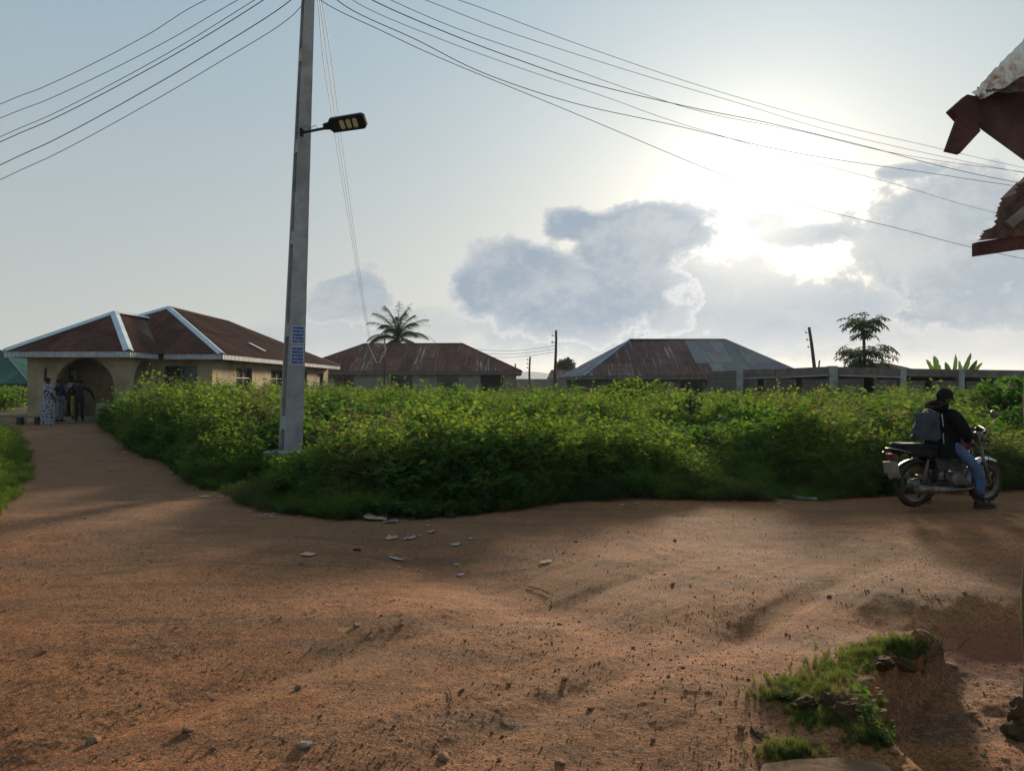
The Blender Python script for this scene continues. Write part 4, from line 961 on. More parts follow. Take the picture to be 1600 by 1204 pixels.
def bush(name, label, cat, c, rad, n, kind='broad', leaf=.12, seed=1, mat=None, group=None):
    """single shrub: leafy shell over stems, real mesh"""
    r = np.random.default_rng(seed); V = []; Fc = []
    root = thing(name, label, cat, c, 0, group); rx, ry, rz_ = rad
    lobes = [(r.normal(0, .35, 3) * [1, 1, .6] + [0, 0, .15], r.uniform(.45, .75)) for _ in range(9)]
    for i in range(n):
        lc, lr = lobes[i % 9]; dd = unit(r.normal(0, 1, 3)); p = lc + dd * lr * r.uniform(.55, 1.0) ** .5
        p = np.array([p[0] * rx, p[1] * ry, max(-.95, p[2]) * rz_ + rz_])
        out = unit(dd + r.normal(0, .7, 3) + [0, 0, -.1]); nrm = unit(np.cross(np.cross(out, [0, 0, 1.0]), out) + r.normal(0, .5, 3)); L = leaf * r.uniform(.6, 1.2); sd_ = unit(np.cross(out, nrm)); b = len(V); W = L * (.85 if kind == 'broad' else .5)
        V += [p, p + out * L * .3 + sd_ * W * .45, p + out * L * .7 + sd_ * W * .36, p + out * L, p + out * L * .7 - sd_ * W * .36, p + out * L * .3 - sd_ * W * .45]
        Fc.append((b, b + 1, b + 2, b + 3)); Fc.append((b, b + 3, b + 4, b + 5))
    me = fast_mesh('foliage', np.array(V), np.array(Fc), [mat or M_LEAFD], False); o = bpy.data.objects.new('foliage', me); COL.objects.link(o); o.parent = root
    m = MB()
    for i in range(7):
        a = r.uniform(0, 6.28); m.tube([Vector(c), Vector(c) + Vector((math.cos(a) * rx * .3, math.sin(a) * ry * .3, rz_ * .8)), Vector(c) + Vector((math.cos(a) * rx * .6, math.sin(a) * ry * .6, rz_ * 1.5))], [.02, .014, .005], 5)
    m.build('stem', M_STEM, root); return root
bush('large_leaved_bush', 'big dark broad-leaved bush in the weeds at the right picture edge', 'bush', (px(1585, 650, 19).x, 19, .1), (1.15, 1.0, .78), 2600, leaf=.17, seed=3)
bush('round_bush', 'small rounded bush standing above the weeds before the half-rusted roof', 'bush', (px(1000, 600, 30).x, 30, .1), (1.1, .9, .92), 2600, leaf=.13, seed=4, mat=M_LEAF)
bush('vine_mound', 'heart-leaved vine mound humped over the weeds right of centre', 'bush', (px(1195, 640, 17).x, 17.2, .1), (1.25, .9, .62), 2400, leaf=.12, seed=5)
bush('yellow_green_bush', 'yellow-green leafy bush mid-plot below the half-rusted roof', 'bush', (px(1110, 690, 14.4).x, 14.4, .0), (.5, .5, .42), 900, leaf=.09, seed=6, mat=M_LEAF)
bush('dark_shrub', 'dark narrow shrub in the weeds left of the vine mound', 'bush', (px(1080, 640, 19).x, 19, .1), (.42, .42, .72), 1100, leaf=.09, seed=8, mat=M_TREE)
bush('left_hedge_bush', 'grey-green bush under the green roof at the left edge', 'bush', (-28.5, 42, .1), (3.2, 1.4, .72), 3600, leaf=.16, seed=9, mat=M_LEAFD)
bush('far_tree', 'tiny far round tree behind the small grey roof', 'tree', px(885, 590, 110), (1.5, 1.5, 1.4), 1500, leaf=.35, seed=10, mat=M_TREE)

# ------------------------------------------------------------------ trees
def palm():
    c = px(622, 530, 78); base = Vector((c.x + .6, c.y, 0)); root = thing('coconut_palm', 'coconut palm with feathery crown rising behind the long brown roof', 'palm tree', base)
    m = MB(); m.tube([base.lerp(c, t) + Vector((-.3 * math.sin(t * 3), 0, 0)) for t in [i / 8 for i in range(9)]], [.26 - .012 * i for i in range(9)], 10); m.build('trunk', M_BARK, root)
    r = random.Random(5)
    nf = 30
    for k in range(nf):
        az = k * 2.399 + r.uniform(-.2, .2); t = k / (nf - 1); elv = R(86 - 84 * t ** 1.15 + r.uniform(-8, 8)); Lf = r.uniform(3.5, 4.3); V = []; Fc = []
        u = np.array([math.cos(az), math.sin(az), 0]); pts = []; p = np.array([0, 0, 0.]); e = elv; n = 16
        for i in range(n + 1):
            pts.append(p.copy()); p = p + (u * math.cos(e) + np.array([0, 0, math.sin(e)])) * Lf / n; e -= R(1.6 + 3.4 * t + i * .22)
        for i in range(n):
            d = unit(pts[i + 1] - pts[i]); s = np.array([-u[1], u[0], 0]); b = len(V); w = .035 * (1 - i / n) + .008
            V += [pts[i] - s * w, pts[i] + s * w, pts[i + 1] + s * w, pts[i + 1] - s * w]; Fc.append((b, b + 1, b + 2, b + 3))
            if i < 2: continue
            for sg in (-1, 1):
                for q in range(3):
                    o = pts[i] + (pts[i + 1] - pts[i]) * q / 3; L = .85 * math.sin(math.pi * min(1, (i + 1.5) / (n + 2))) ** .7 + .15
                    dd = unit(d * .75 + s * sg * .75 + np.array([0, 0, -.55 + r.uniform(-.25, .15)])); nn = unit(np.cross(dd, s * sg + .01)); b = len(V); ww = np.cross(dd, nn) * .05
                    V += [o - ww, o + ww, o + dd * L + [0, 0, -.12 * L]]; Fc.append((b, b + 1, b + 2, b + 2))
        me = bpy.data.meshes.new('frond'); me.from_pydata([tuple(v) for v in V], [], [f if f[2] != f[3] else f[:3] for f in Fc]); me.materials.append(M_TREE)
        o = bpy.data.objects.new('frond', me); COL.objects.link(o); o.parent = root; o.location = c - base
palm()
def papaya():
    Yp = 52.0; top = px(1349, 500, Yp); base = Vector((px(1350, 600, Yp).x, Yp, 0)); root = thing('papaya_tree', 'two-tiered papaya tree standing behind the unfinished building', 'tree', base)
    m = MB(); m.tube([base, base.lerp(top, .5) + Vector((.06, 0, 0)), top], [.15, .12, .07], 10); m.build('trunk', M_BARK, root)
    r = random.Random(8)
    # lobed leaf mesh
    V = [(0, 0, 0)]; n = 7; out = []
    for i in range(n):
        a = R(-130 + 260 * i / (n - 1)); L = .50 * (1 - .25 * abs(i - 3) / 3)
        out += [(math.cos(a - .21) * L * .6, math.sin(a - .21) * L * .6, -.02), (math.cos(a) * L, math.sin(a) * L, -.12), (math.cos(a + .21) * L * .6, math.sin(a + .21) * L * .6, -.02)]
    V += out; Fc = []
    for i in range(n): b = 1 + 3 * i; Fc.append((0, b, b + 1, b + 2))
    leafme = bpy.data.meshes.new('leaf'); leafme.from_pydata(V, [], Fc); leafme.materials.append(M_TREE)
    st = MB()
    def tier(zc, n, rmin, rmax, up0, up1):
        for i in range(n):
            a = r.uniform(0, 6.283); L = r.uniform(rmin, rmax); el = R(r.uniform(up0, up1)); p0 = Vector((base.x, Yp, zc + r.uniform(-.25, .2)))
            p0.x += .0; p1 = p0 + Vector((math.cos(a) * math.cos(el), math.sin(a) * math.cos(el), math.sin(el))) * L
            st.tube([p0, p0.lerp(p1, .5) + Vector((0, 0, .06)), p1], .016, 4)
            o = bpy.data.objects.new('leaf', leafme); COL.objects.link(o); o.parent = root; o.location = p1 - base; o.rotation_euler = (r.uniform(-.35, .35), R(r.uniform(10, 55)), a); s = r.uniform(.8, 1.25); o.scale = (s, s, s)
    z = lambda y: CAMH - (y - HOR) / F * Yp
    tier(z(507), 56, .4, 1.5, -8, 26); tier(z(515), 20, .3, .9, -50, 0)
    tier(z(552), 62, .5, 2.0, -12, 18); tier(z(563), 80, .4, 1.75, -45, 8)
    st.build('stalk', M_STEM, root)
    f = MB(); 
    for i in range(9):
        a = r.uniform(0, 6.28); f.lathe([(0, -.16), (.07, -.11), (.10, 0), (.07, .1), (0, .15)], (base.x + math.cos(a) * .16, Yp + math.sin(a) * .16, z(517) + r.uniform(-.2, .25)), n=8)
    f.build('fruit', M_STEM, root)
papaya()
def banana():
    Yb = 47.0; base = Vector((px(1487, 600, Yb).x, Yb, .0)); root = thing('banana_plant', 'banana plant with torn upright leaves above the unfinished building', 'banana plant', base)
    m = MB()
    for bx_ in (1462, 1490, 1512): m.tube([Vector((px(bx_, 600, Yb).x, Yb, 0)), Vector((px(bx_, 600, Yb).x, Yb, 2.3))], [.12, .09], 8)
    m.build('trunk', M_STEM, root)
    specs = [((1462, 576), (1443, 559), .30), ((1466, 577), (1455, 553), .42), ((1488, 577), (1489, 551), .26), ((1482, 577), (1473, 563), .4), ((1500, 577), (1513, 549), .34), ((1508, 577), (1531, 564), .30), ((1500, 578), (1494, 561), .3), ((1506, 577), (1522, 560), .36)]
    r = random.Random(3)
    for k, (a, b, w) in enumerate(specs):
        A = px(a[0], a[1] + 14, Yb + r.uniform(-.5, .5)); B = px(b[0], b[1], Yb + r.uniform(-.9, .5)); d = B - A; s = d.cross(Vector((0, 1, .3))).normalized(); mb = MB(); vs = []; n = 10
        for i in range(n + 1):
            t = i / n; ww = w * .5 * math.sin(math.pi * min(1, .12 + .88 * t)) ** .6 * (1 if i < n else .12); c = A + d * t + Vector((0, -.25 * math.sin(t * 2), -.10 * t * t))
            j = 1 - (.35 if r.random() < .3 else 0); vs += [c - s * ww * j + Vector((0, -.06, 0)), c, c + s * ww + Vector((0, -.06, 0))]
        fs = []
        for i in range(n): q = 3 * i; fs += [(q, q + 1, q + 4, q + 3), (q + 1, q + 2, q + 5, q + 4)]
        mb.add(vs, fs); mb.build('leaf', M_BAN, root)
banana()

# ------------------------------------------------------------------ people
M_SKIN = simple('dark_skin', (.045, .026, .018), .5, var=.1)
M_HAIR = simple('black_hair', (.008, .007, .007), .8, bump=.8, bscale=90)
M_JACKET = simple('black_jacket_cloth', (.006, .006, .007), .9, spec=.1, var=.3, vscale=14, bump=.7, bscale=18)
M_JEANS = simple('blue_denim', (.060, .100, .190), .85, var=.25, vscale=10, bump=.6, bscale=26, c2=(.11, .16, .26), c2amt=.5, c2scale=5)
M_SHOE = simple('dark_leather', (.030, .017, .013), .75, var=.3)
M_FUR = simple('brown_fur_trim', (.13, .075, .042), .95, var=.45, vscale=60, bump=1.0, bscale=120)
M_BAG = simple('grey_woven_plastic_bag', (.042, .046, .055), .75, var=.4, vscale=9, bump=1.0, bscale=9, c2=(.05, .055, .07), c2amt=.85, c2scale=7)
M_SOLE = simple('shoe_sole', (.05, .045, .04), .8)
def skin(name, J, edges, mat, parent, root='pelvis', sub=2):
    names = list(J); me = bpy.data.meshes.new(name); me.from_pydata([J[k][0] for k in names], [(names.index(a), names.index(b)) for a, b in edges], [])
    o = bpy.data.objects.new(name, me); COL.objects.link(o); o.parent = parent
    md = o.modifiers.new('skin', 'SKIN'); md.use_smooth_shade = True; md.branch_smoothing = .6
    lay = me.skin_vertices[0] if me.skin_vertices else None
    if lay is None: 
        bpy.context.view_layer.objects.active = o; me.skin_vertices  # created with the modifier
    for i, k in enumerate(names):
        r = J[k][1]; r = r if isinstance(r, tuple) else (r, r); me.skin_vertices[0].data[i].radius = r; me.skin_vertices[0].data[i].use_root = (k == root)
    ss = o.modifiers.new('subsurf', 'SUBSURF'); ss.levels = sub; ss.render_levels = sub; me.materials.append(mat); return o
def chain(*n): return list(zip(n[:-1], n[1:]))
def add_hand(J, E, side, wrist, fdir, down, s=1.0):
    """palm, four fingers and thumb, slightly curled"""
    w = Vector(wrist); f = Vector(fdir).normalized(); dn = Vector(down).normalized(); lat = f.cross(dn).normalized() * (1 if side == 'r' else -1)
    pm = w + f * .055 * s; J['palm' + side] = (tuple(pm), (.024 * s, .018 * s)); E += [('wrist' + side, 'palm' + side)]
    for k in range(4):
        b = pm + f * .035 * s + lat * (.027 - .018 * k) * s; L = (.026, .030, .028, .022)[k] * s; p1 = b + f * L + dn * .006; p2 = p1 + f * L * .6 + dn * L * .7
        for q, pp in enumerate((b, p1, p2)): J['f%s%d%d' % (side, k, q)] = (tuple(pp), .0085 * s)
        E += [('palm' + side, 'f%s%d0' % (side, k))] + chain(*['f%s%d%d' % (side, k, q) for q in range(3)])
    t1 = w + f * .03 * s + lat * .032 * s; t2 = t1 + f * .03 * s + lat * .018 * s + dn * .01; J['t%s0' % side] = (tuple(t1), .011 * s); J['t%s1' % side] = (tuple(t2), .009 * s); E += [('palm' + side, 't%s0' % side), ('t%s0' % side, 't%s1' % side)]
def body(parent, P, fx, k=1.0, sub=1, hands=True, handdir=None, skinmat=M_SKIN, arm=1.0):
    """P: joint positions; fx: facing unit vector of the head"""
    f = Vector(fx).normalized(); hd = Vector(P['head']); J = {}; up = Vector((0, 0, 1))
    rad = dict(pelvis=.105, waist=.095, chest=.125, neck=.052, shl=.058, shr=.058, ell=.040, elr=.040, wristl=.026, wristr=.026, hipl=.085, hipr=.085, knl=.056, knr=.056, anl=.038, anr=.038, tol=.034, tor=.034)
    for n, r in rad.items(): J[n] = (tuple(P[n]), r * k * (arm if n[:2] in ('sh', 'el', 'ch') else 1))
    J['skull'] = (tuple(hd + up * .035 - f * .012), .098 * k); J['jaw'] = (tuple(hd - up * .055 + f * .018), .070 * k); J['chin'] = (tuple(hd - up * .085 + f * .045), .035 * k); J['nose'] = (tuple(hd - up * .005 + f * .108), .014 * k)
    J['crown'] = (tuple(hd + up * .085 - f * .01), .068 * k)
    E = chain('pelvis', 'waist', 'chest', 'neck', 'jaw', 'skull', 'crown') + [('jaw', 'chin'), ('skull', 'nose')]
    for s in 'lr':
        E += [('chest', 'sh' + s)] + chain('sh' + s, 'el' + s, 'wrist' + s) + [('pelvis', 'hip' + s)] + chain('hip' + s, 'kn' + s, 'an' + s, 'to' + s)
        if hands:
            hdv = (handdir or {}).get(s); d = Vector(hdv) if hdv else (Vector(P['wrist' + s]) - Vector(P['el' + s])); add_hand(J, E, s, P['wrist' + s], d, (0.05, 0.02, -1) if abs(d.normalized().z) < .8 else f, k)
    o = skin('body', J, E, skinmat, parent, sub=sub)
    side = f.cross(up).normalized()
    for sg in (-1, 1):
        e = MB(); e.lathe([(0, -.012), (.018, -.008), (.030, 0), (.018, .008), (0, .010)], hd + side * sg * .088 * k - f * .01, n=8, M=Matrix.Rotation(R(90), 3, 'Y') @ Matrix.Identity(3)); eo = e.build('ear', skinmat, None); eo.parent = parent
        y = MB(); y.lathe([(0, -.011), (.011, 0), (0, .011)], hd + f * .088 * k + side * sg * .032 + up * .012, n=8); yo = y.build('eye', M_WHITE, None); yo.parent = parent
    return o
def blob(name, c, r, mat, parent, n=14, cut=-1.0, noise=0.0, seed=1):
    q = random.Random(seed); m = MB(); prof = []
    for i in range(n + 1):
        a = -math.pi / 2 + math.pi * i / n
        if math.sin(a) < cut: continue
        prof.append((math.cos(a), math.sin(a)))
    M = Matrix.Diagonal(Vector(r)); m.lathe(prof, (0, 0, 0), n=20)
    m.v = [tuple(Vector(c) + (M @ Vector(v)) * (1 + noise * (q.random() - .5))) for v in m.v]
    o = m.build(name, mat, None); o.parent = parent; return o
def shoe(parent, an, dirv, k=1.0, mat=None):
    an = Vector(an); d = Vector((dirv[0], dirv[1], 0)).normalized(); s = Vector((-d.y, d.x, 0)); m = MB(); m.smooth = True; vs = []
    prof = [(-.085, .030, .085), (-.05, .038, .10), (.0, .040, .095), (.06, .044, .070), (.12, .050, .052), (.165, .042, .040), (.185, .020, .025)]
    for (u, w, h) in prof:
        for (ww, zz) in ((-1, .012), (-.95, .55 * h), (-.5, h), (.5, h), (.95, .55 * h), (1, .012)): vs.append(Vector((an.x, an.y, 0)) + d * u * k + s * w * ww * k + Vector((0, 0, an.z + zz * k)))
    fs = []; n = 6
    for i in range(len(prof) - 1):
        for j in range(n): fs.append((i * n + j, i * n + (j + 1) % n, (i + 1) * n + (j + 1) % n, (i + 1) * n + j))
    fs += [tuple(range(n)), tuple(range((len(prof) - 1) * n, len(prof) * n))[::-1]]
    m.add(vs, fs); o = m.build('shoe', mat or M_SHOE, None); o.parent = parent
    q = MB(); q.prism([Vector((an.x, an.y, an.z)) + d * u * k + s * w * 1.05 * k for u, w in ((-.09, -.03), (-.09, .03), (0, .042), (.12, .054), (.185, .025), (.185, -.025), (.12, -.054), (0, -.042))], (0, 0, .016 * k)); so_ = q.build('sole', M_SOLE, None); so_.parent = o

# ------------------------------------------------------------------ motorcycle and rider
M_TYRE = simple('dusty_tyre_rubber', (.030, .024, .020), .9, var=.3, vscale=20, bump=1.0, bscale=70, c2=(.10, .058, .036), c2amt=.5, c2scale=7)
M_CHR = simple('worn_chrome', (.20, .17, .145), .5, metal=.6, var=.2, vscale=9, c2=(.10, .060, .040), c2amt=.85, c2scale=8)
M_ENG = simple('engine_alloy', (.17, .16, .15), .5, metal=.6, var=.3, vscale=14, c2=(.09, .055, .035), c2amt=.6, c2scale=12)
M_SEAT = simple('black_vinyl_seat', (.008, .008, .009), .6, spec=.12, var=.25, bump=.3)
M_TANK = simple('maroon_tank_paint', (.10, .018, .022), .3, var=.15, c2=(.16, .09, .07), c2amt=.4, c2scale=9)
M_FEND = simple('white_fender_paint', (.62, .66, .72), .4, var=.1, c2=(.30, .22, .17), c2amt=.4, c2scale=7)
M_BLUEP = simple('pale_blue_paint', (.24, .38, .58), .35, var=.1)
M_PLATE = simple('number_plate', (.25, .21, .17), .5, var=.2, c2=(.22, .14, .10), c2amt=.5, c2scale=10)
M_REDL = simple('red_lens', (.10, .015, .012), .35); M_LENSD = simple('dark_amber_lens', (.10, .045, .015), .4)
def motorcycle():
    ang = R(17); rear = Vector((5.33, 10.22, 0)); fw = Vector((math.cos(ang), math.sin(ang), 0)); c = rear + fw * .62
    c.z = float(h_macro(c.x, c.y)) + .012
    root = thing('motorcycle', 'black and maroon motorcycle with white front fender parked before the weeds', 'motorcycle', (0, 0, 0), 0)
    WR = .305
    def wheel(x):
        w = MB(); w.torus((x, 0, WR), WR - .045, .045, 40, 10, 'Y'); # hub parent mesh
        hub = MB(); hub.lathe([(0, -.07), (.055, -.07), (.075, -.05), (.075, .05), (.055, .07), (0, .07)], (x, 0, WR), 'Y', 18); hub.lathe([(0, -.085), (.02, -.085), (.02, .085), (0, .085)], (x, 0, WR), 'Y', 10)
        ho = hub.build('wheel', M_ENG, root)
        w.build('tyre', M_TYRE, ho)
        rm = MB(); rm.lathe([(WR - .083, -.032), (WR - .072, -.036), (WR - .088, 0), (WR - .072, .036), (WR - .083, .032), (WR - .098, 0), (WR - .083, -.032)], (x, 0, WR), 'Y', 40); rm.build('rim', M_CHR, ho)
        sp = MB()
        for k in range(32):
            a = 2 * math.pi * k / 32; b = a + (.42 if k % 2 else -.42); sd_ = .045 if k % 4 < 2 else -.045
            sp.tube([(x + .07 * math.cos(a), sd_, WR + .07 * math.sin(a)), (x + (WR - .09) * math.cos(b * 1 if True else a), 0, WR + (WR - .09) * math.sin(b))], .0022, 4, caps=False)
        sp.build('spokes', M_CHR, ho)
        # tread knobs
        tk = MB()
        for k in range(48):
            a = 2 * math.pi * k / 48; M = Matrix.Rotation(-a, 3, 'Y'); tk.box((x + (WR + .001) * math.cos(a), (.018 if k % 2 else -.018), WR + (WR + .001) * math.sin(a)), (.006, .03, .02), M=M)
        tk.build('tread', M_TYRE, ho)
    wheel(-.62); wheel(.63)
    # frame
    f = MB()
    f.tube([(.42, 0, .92), (.30, 0, .80), (-.05, 0, .74), (-.45, 0, .72)], .022, 8); f.tube([(.42, 0, .88), (.33, 0, .55), (.28, 0, .28), (.05, 0, .22), (-.2, 0, .30)], .020, 8)
    for s in (-1, 1):
        f.tube([(-.05, s * .06, .74), (-.18, s * .10, .48), (-.2, s * .10, .30)], .016, 8); f.tube([(-.12, s * .09, .55), (-.45, s * .12, .70), (-.78, s * .11, .73)], .014, 8)
        f.tube([(-.2, s * .10, .33), (-.62, s * .12, .305)], .018, 8)
    f.build('frame', M_BLACKM, root)
    for s in (-1, 1):
        q = MB(); pts = []; q.tube([(-.60, s * .135, .33), (-.50, s * .13, .66)], .015, 8); q.torus((0, 0, 0), .001, .0005, 3, 3)
        for k in range(9): t = .2 + .07 * k; q.lathe([(.022, -.008), (.030, 0), (.022, .008)], (-.60 + .10 * t, s * (.135 - .005 * t), .33 + .33 * t), n=12)
        q.build('shock_absorber', M_CHR, root)
        q = MB(); q.tube([(.63, s * .085, .30), (.52, s * .085, .62), (.42, s * .085, .98)], [.028, .022, .018], 10); q.build('fork_leg', M_CHR, root)
    # front fender
    def fender(x, r, a0, a1, w, mat, name, thick=.004):
        m = MB(); m.smooth = True; n = 20; vs = []
        for i in range(n + 1):
            a = a0 + (a1 - a0) * i / n
            for (yy, dr) in ((-w, -.035), (-w * .8, -.006), (0, .006), (w * .8, -.006), (w, -.035)): vs.append((x + (r + dr) * math.cos(a), yy, WR + (r + dr) * math.sin(a)))
        fs = [(i * 5 + j, i * 5 + j + 1, i * 5 + j + 6, i * 5 + j + 5) for i in range(n) for j in range(4)]
        m.add(vs, fs); o = m.build(name, mat, root); sm = o.modifiers.new('solid', 'SOLIDIFY'); sm.thickness = .006; return o
    fender(.63, .345, R(62), R(158), .065, M_FEND, 'front_fender'); fender(.63, .347, R(150), R(190), .060, M_BLUEP, 'fender_flap')
    fender(-.62, .350, R(55), R(168), .075, M_BLACKM, 'rear_fender')
    # engine with fins
    e = MB(); e.lathe([(0, -.14), (.10, -.13), (.115, -.10), (.115, .10), (.10, .13), (0, .14)], (.03, 0, .36), 'Y', 20); e.lathe([(0, -.15), (.07, -.14), (.085, -.10), (.085, .10), (.07, .14), (0, .15)], (.18, 0, .33), 'Y', 20); e.box((.08, 0, .30), (.30, .20, .14)); e.build('engine', M_ENG, root, bevel=.008)
    cy = MB()
    Mr = Matrix.Rotation(R(18), 3, 'Y')
    for k in range(9): cy.box((.14 + .012 * k, 0, .45 + .022 * k), (.15 if k < 8 else .12, .17, .010), M=Mr)
    cy.box((.18, 0, .53), (.09, .11, .20), M=Mr); cy.build('cylinder_fins', M_ENG, root)
    # exhaust on the right side
    x = MB(); x.tube([(.26, -.05, .52), (.36, -.10, .42), (.33, -.15, .27), (.15, -.17, .235), (-.08, -.17, .235)], .021, 10); x.build('exhaust_pipe', M_CHR, root)
    x = MB(); x.tube([(-.08, -.175, .235), (-.18, -.18, .238), (-.28, -.185, .245), (-.70, -.195, .272), (-.76, -.195, .276)], [.022, .034, .045, .050, .046], 16); x.lathe([(.046, 0), (.03, -.005), (.026, .05)], (-.76, -.195, .276), 'X', 14); x.build('silencer', M_CHR, root)
    # tank
    t = MB(); t.smooth = True; vs = []; secs = [(-.06, .05, .80, .045), (.0, .10, .815, .075), (.12, .135, .835, .10), (.24, .14, .845, .105), (.34, .11, .85, .085), (.40, .05, .85, .045)]
    for (xx, w, z, h) in secs:
        for k in range(14): a = 2 * math.pi * k / 14; vs.append((xx, w * math.copysign(abs(math.cos(a)) ** .7, math.cos(a)), z + h * math.copysign(abs(math.sin(a)) ** .8, math.sin(a))))
    n = 14; fs = [(i * n + k, i * n + (k + 1) % n, (i + 1) * n + (k + 1) % n, (i + 1) * n + k) for i in range(len(secs) - 1) for k in range(n)] + [tuple(range(n))[::-1], tuple((len(secs) - 1) * n + k for k in range(n))]
    t.add(vs, fs); tank = t.build('fuel_tank', M_TANK, root); q = MB(); q.lathe([(0, .02), (.03, .02), (.034, 0), (.034, -.02)], (.18, 0, .945), n=14); q.build('filler_cap', M_CHR, tank)
    # seat
    s_ = MB(); s_.prism([(-.88, -.135, .71), (-.93, -.135, .86), (-.88, -.135, .885), (-.55, -.135, .875), (-.20, -.135, .835), (.0, -.11, .83), (.0, -.11, .74), (-.3, -.135, .68)], (0, .27, 0)); so_ = s_.build('seat', M_SEAT, root, bevel=.03)
    # side cover, tail, plate, rack
    for sg in (-1, 1): s_ = MB(); s_.prism([(-.10, sg * .10, .72), (-.42, sg * .13, .72), (-.36, sg * .135, .52), (-.16, sg * .12, .48)], (0, sg * .02, 0)); s_.build('side_cover', M_BLACKM, root, bevel=.006)
    s_ = MB(); s_.tube([(-.80, -.13, .76), (-.98, -.12, .80), (-1.0, 0, .81), (-.98, .12, .80), (-.80, .13, .76)], .011, 8); s_.build('grab_rail', M_CHR, root)
    s_ = MB(); s_.box((-.985, 0, .70), (.08, .13, .08)); s_.build('tail_light', M_REDL, root, bevel=.01)
    s_ = MB(); s_.box((-1.02, -.02, .56), (.012, .19, .16), M=Matrix.Rotation(R(-12), 3, 'Y') @ Matrix.Rotation(R(28), 3, 'Z')); s_.build('number_plate', M_PLATE, root)
    s_ = MB(); s_.box((-.96, 0, .46), (.012, .16, .13), M=Matrix.Rotation(R(-20), 3, 'Y') @ Matrix.Rotation(R(20), 3, 'Z')); s_.build('mud_flap', M_PLATE, root)
    for sg in (-1, 1):
        q = MB(); q.tube([(-.92, sg * .08, .73), (-.94, sg * .17, .73)], .008, 6); q.lathe([(0, -.025), (.022, -.02), (.028, 0), (.022, .02), (0, .025)], (-.945, sg * .19, .73), 'Y', 10); q.build('indicator', M_LENSD, root)
        q = MB(); q.tube([(.44, sg * .09, .90), (.46, sg * .19, .90)], .008, 6); q.lathe([(0, -.025), (.022, -.02), (.028, 0), (.022, .02), (0, .025)], (.465, sg * .21, .90), 'Y', 10); q.build('indicator', M_LENSD, root)
    # steering
    hb = MB(); hb.tube([(.22, -.36, 1.02), (.32, -.30, 1.06), (.40, -.12, 1.10), (.42, 0, 1.02), (.40, .12, 1.10), (.32, .30, 1.06), (.22, .36, 1.02)], .012, 8); hb.box((.41, 0, .99), (.05, .20, .03)); hb.build('handlebar', M_CHR, root)
    for sg in (-1, 1):
        q = MB(); q.tube([(.20, sg * .375, 1.012), (.285, sg * .325, 1.045)], .018, 8); q.build('grip', M_SEAT, root)
        q = MB(); q.tube([(.34, sg * .27, 1.065), (.36, sg * .24 + .01 * sg, 1.075), (.24, sg * .40, 1.04)], .005, 5); q.build('brake_lever', M_CHR, root)
        q = MB(); q.tube([(.33, sg * .26, 1.07), (.36, sg * .31, 1.18), (.37, sg * .34, 1.24)], .006, 6)
        Mm = Matrix.Rotation(R(80), 3, 'Y'); q.lathe([(0, -.012), (.05, -.010), (.058, 0), (.05, .008), (0, .010)], (.375, sg * .37, 1.27), n=14, M=Mm); q.build('mirror', M_BLACKM if sg > 0 else M_CHR, root)
    hl = MB(); hl.lathe([(0, -.13), (.05, -.12), (.085, -.06), (.095, 0), (.09, .01)], (.55, 0, .93), 'X', 20); ho = hl.build('headlight', M_CHR, root); gl = MB(); gl.lathe([(.088, .0), (.06, .02), (0, .028)], (.558, 0, .93), 'X', 20); gl.build('lens', M_LED, ho)
    ins = MB(); ins.lathe([(0, -.03), (.045, -.03), (.05, .02), (.0, .025)], (.46, -.06, 1.05), n=14); ins.lathe([(0, -.03), (.045, -.03), (.05, .02), (.0, .025)], (.46, .06, 1.05), n=14); ins.build('instruments', M_BLACKM, root)
    cb = MB(); cb.tube([(.44, -.03, 1.0), (.50, -.10, .95), (.40, -.09, .78), (.30, -.06, .60)], .006, 5); cb.tube([(.40, -.14, 1.07), (.56, -.16, 1.02), (.60, -.09, .8), (.64, -.07, .36)], .005, 5); cb.build('control_cable', M_WIRE, root)
    cg = MB(); cg.tube([(.34, -.04, .60), (.36, -.20, .55), (.33, -.26, .42), (.24, -.20, .30), (.16, -.08, .26)], .012, 8); cg.build('crash_bar', M_CHR, root)
    for sg in (-1, 1): q = MB(); q.tube([(.02, sg * .10, .28), (.02, sg * .25, .28)], .016, 8); q.build('foot_peg', M_SEAT, root); q = MB(); q.tube([(-.28, sg * .10, .36), (-.36, sg * .15, .40), (-.36, sg * .24, .40)], .012, 8); q.build('passenger_peg', M_CHR, root)
    st = MB(); st.tube([(-.05, .10, .26), (-.12, .26, .02)], .011, 6); st.build('side_stand', M_BLACKM, root)
    ch = MB(); ch.prism([(-.62, .10, .37), (.0, .10, .40), (.0, .10, .29), (-.62, .10, .25)], (0, .03, 0)); ch.build('chain_guard', M_BLACKM, root, bevel=.005)
    root.location = c; root.rotation_euler = (0, 0, ang); root.scale = (.97, .97, .97)
    # --- rider
    rd = thing('person', 'person in black hooded jacket and jeans sitting astride the motorcycle, seen from behind', 'person', (0, 0, 0))
    M_RS = None
    P = dict(pelvis=(-.16, 0, .88), waist=(-.17, 0, 1.0), chest=(-.15, 0, 1.17), neck=(-.12, 0, 1.33), head=(-.07, 0, 1.44),
             shl=(-.12, .13, 1.21), shr=(-.12, -.13, 1.21), ell=(.02, .27, 1.03), elr=(-.01, -.28, .97), wristl=(.20, .33, 1.05), wristr=(.13, -.19, .87),
             hipl=(-.13, .10, .86), hipr=(-.13, -.10, .86), knl=(.10, .27, .55), knr=(.17, -.26, .52), anl=(-.12, .33, .10), anr=(.17, -.33, .10), tol=(.0, .36, .05), tor=(.27, -.36, .05))
    fx = (.85, .50, -.10)
    body(rd, P, fx, sub=1, arm=.6, handdir={'l': (.5, .1, -.1), 'r': (.6, .1, -.3)})
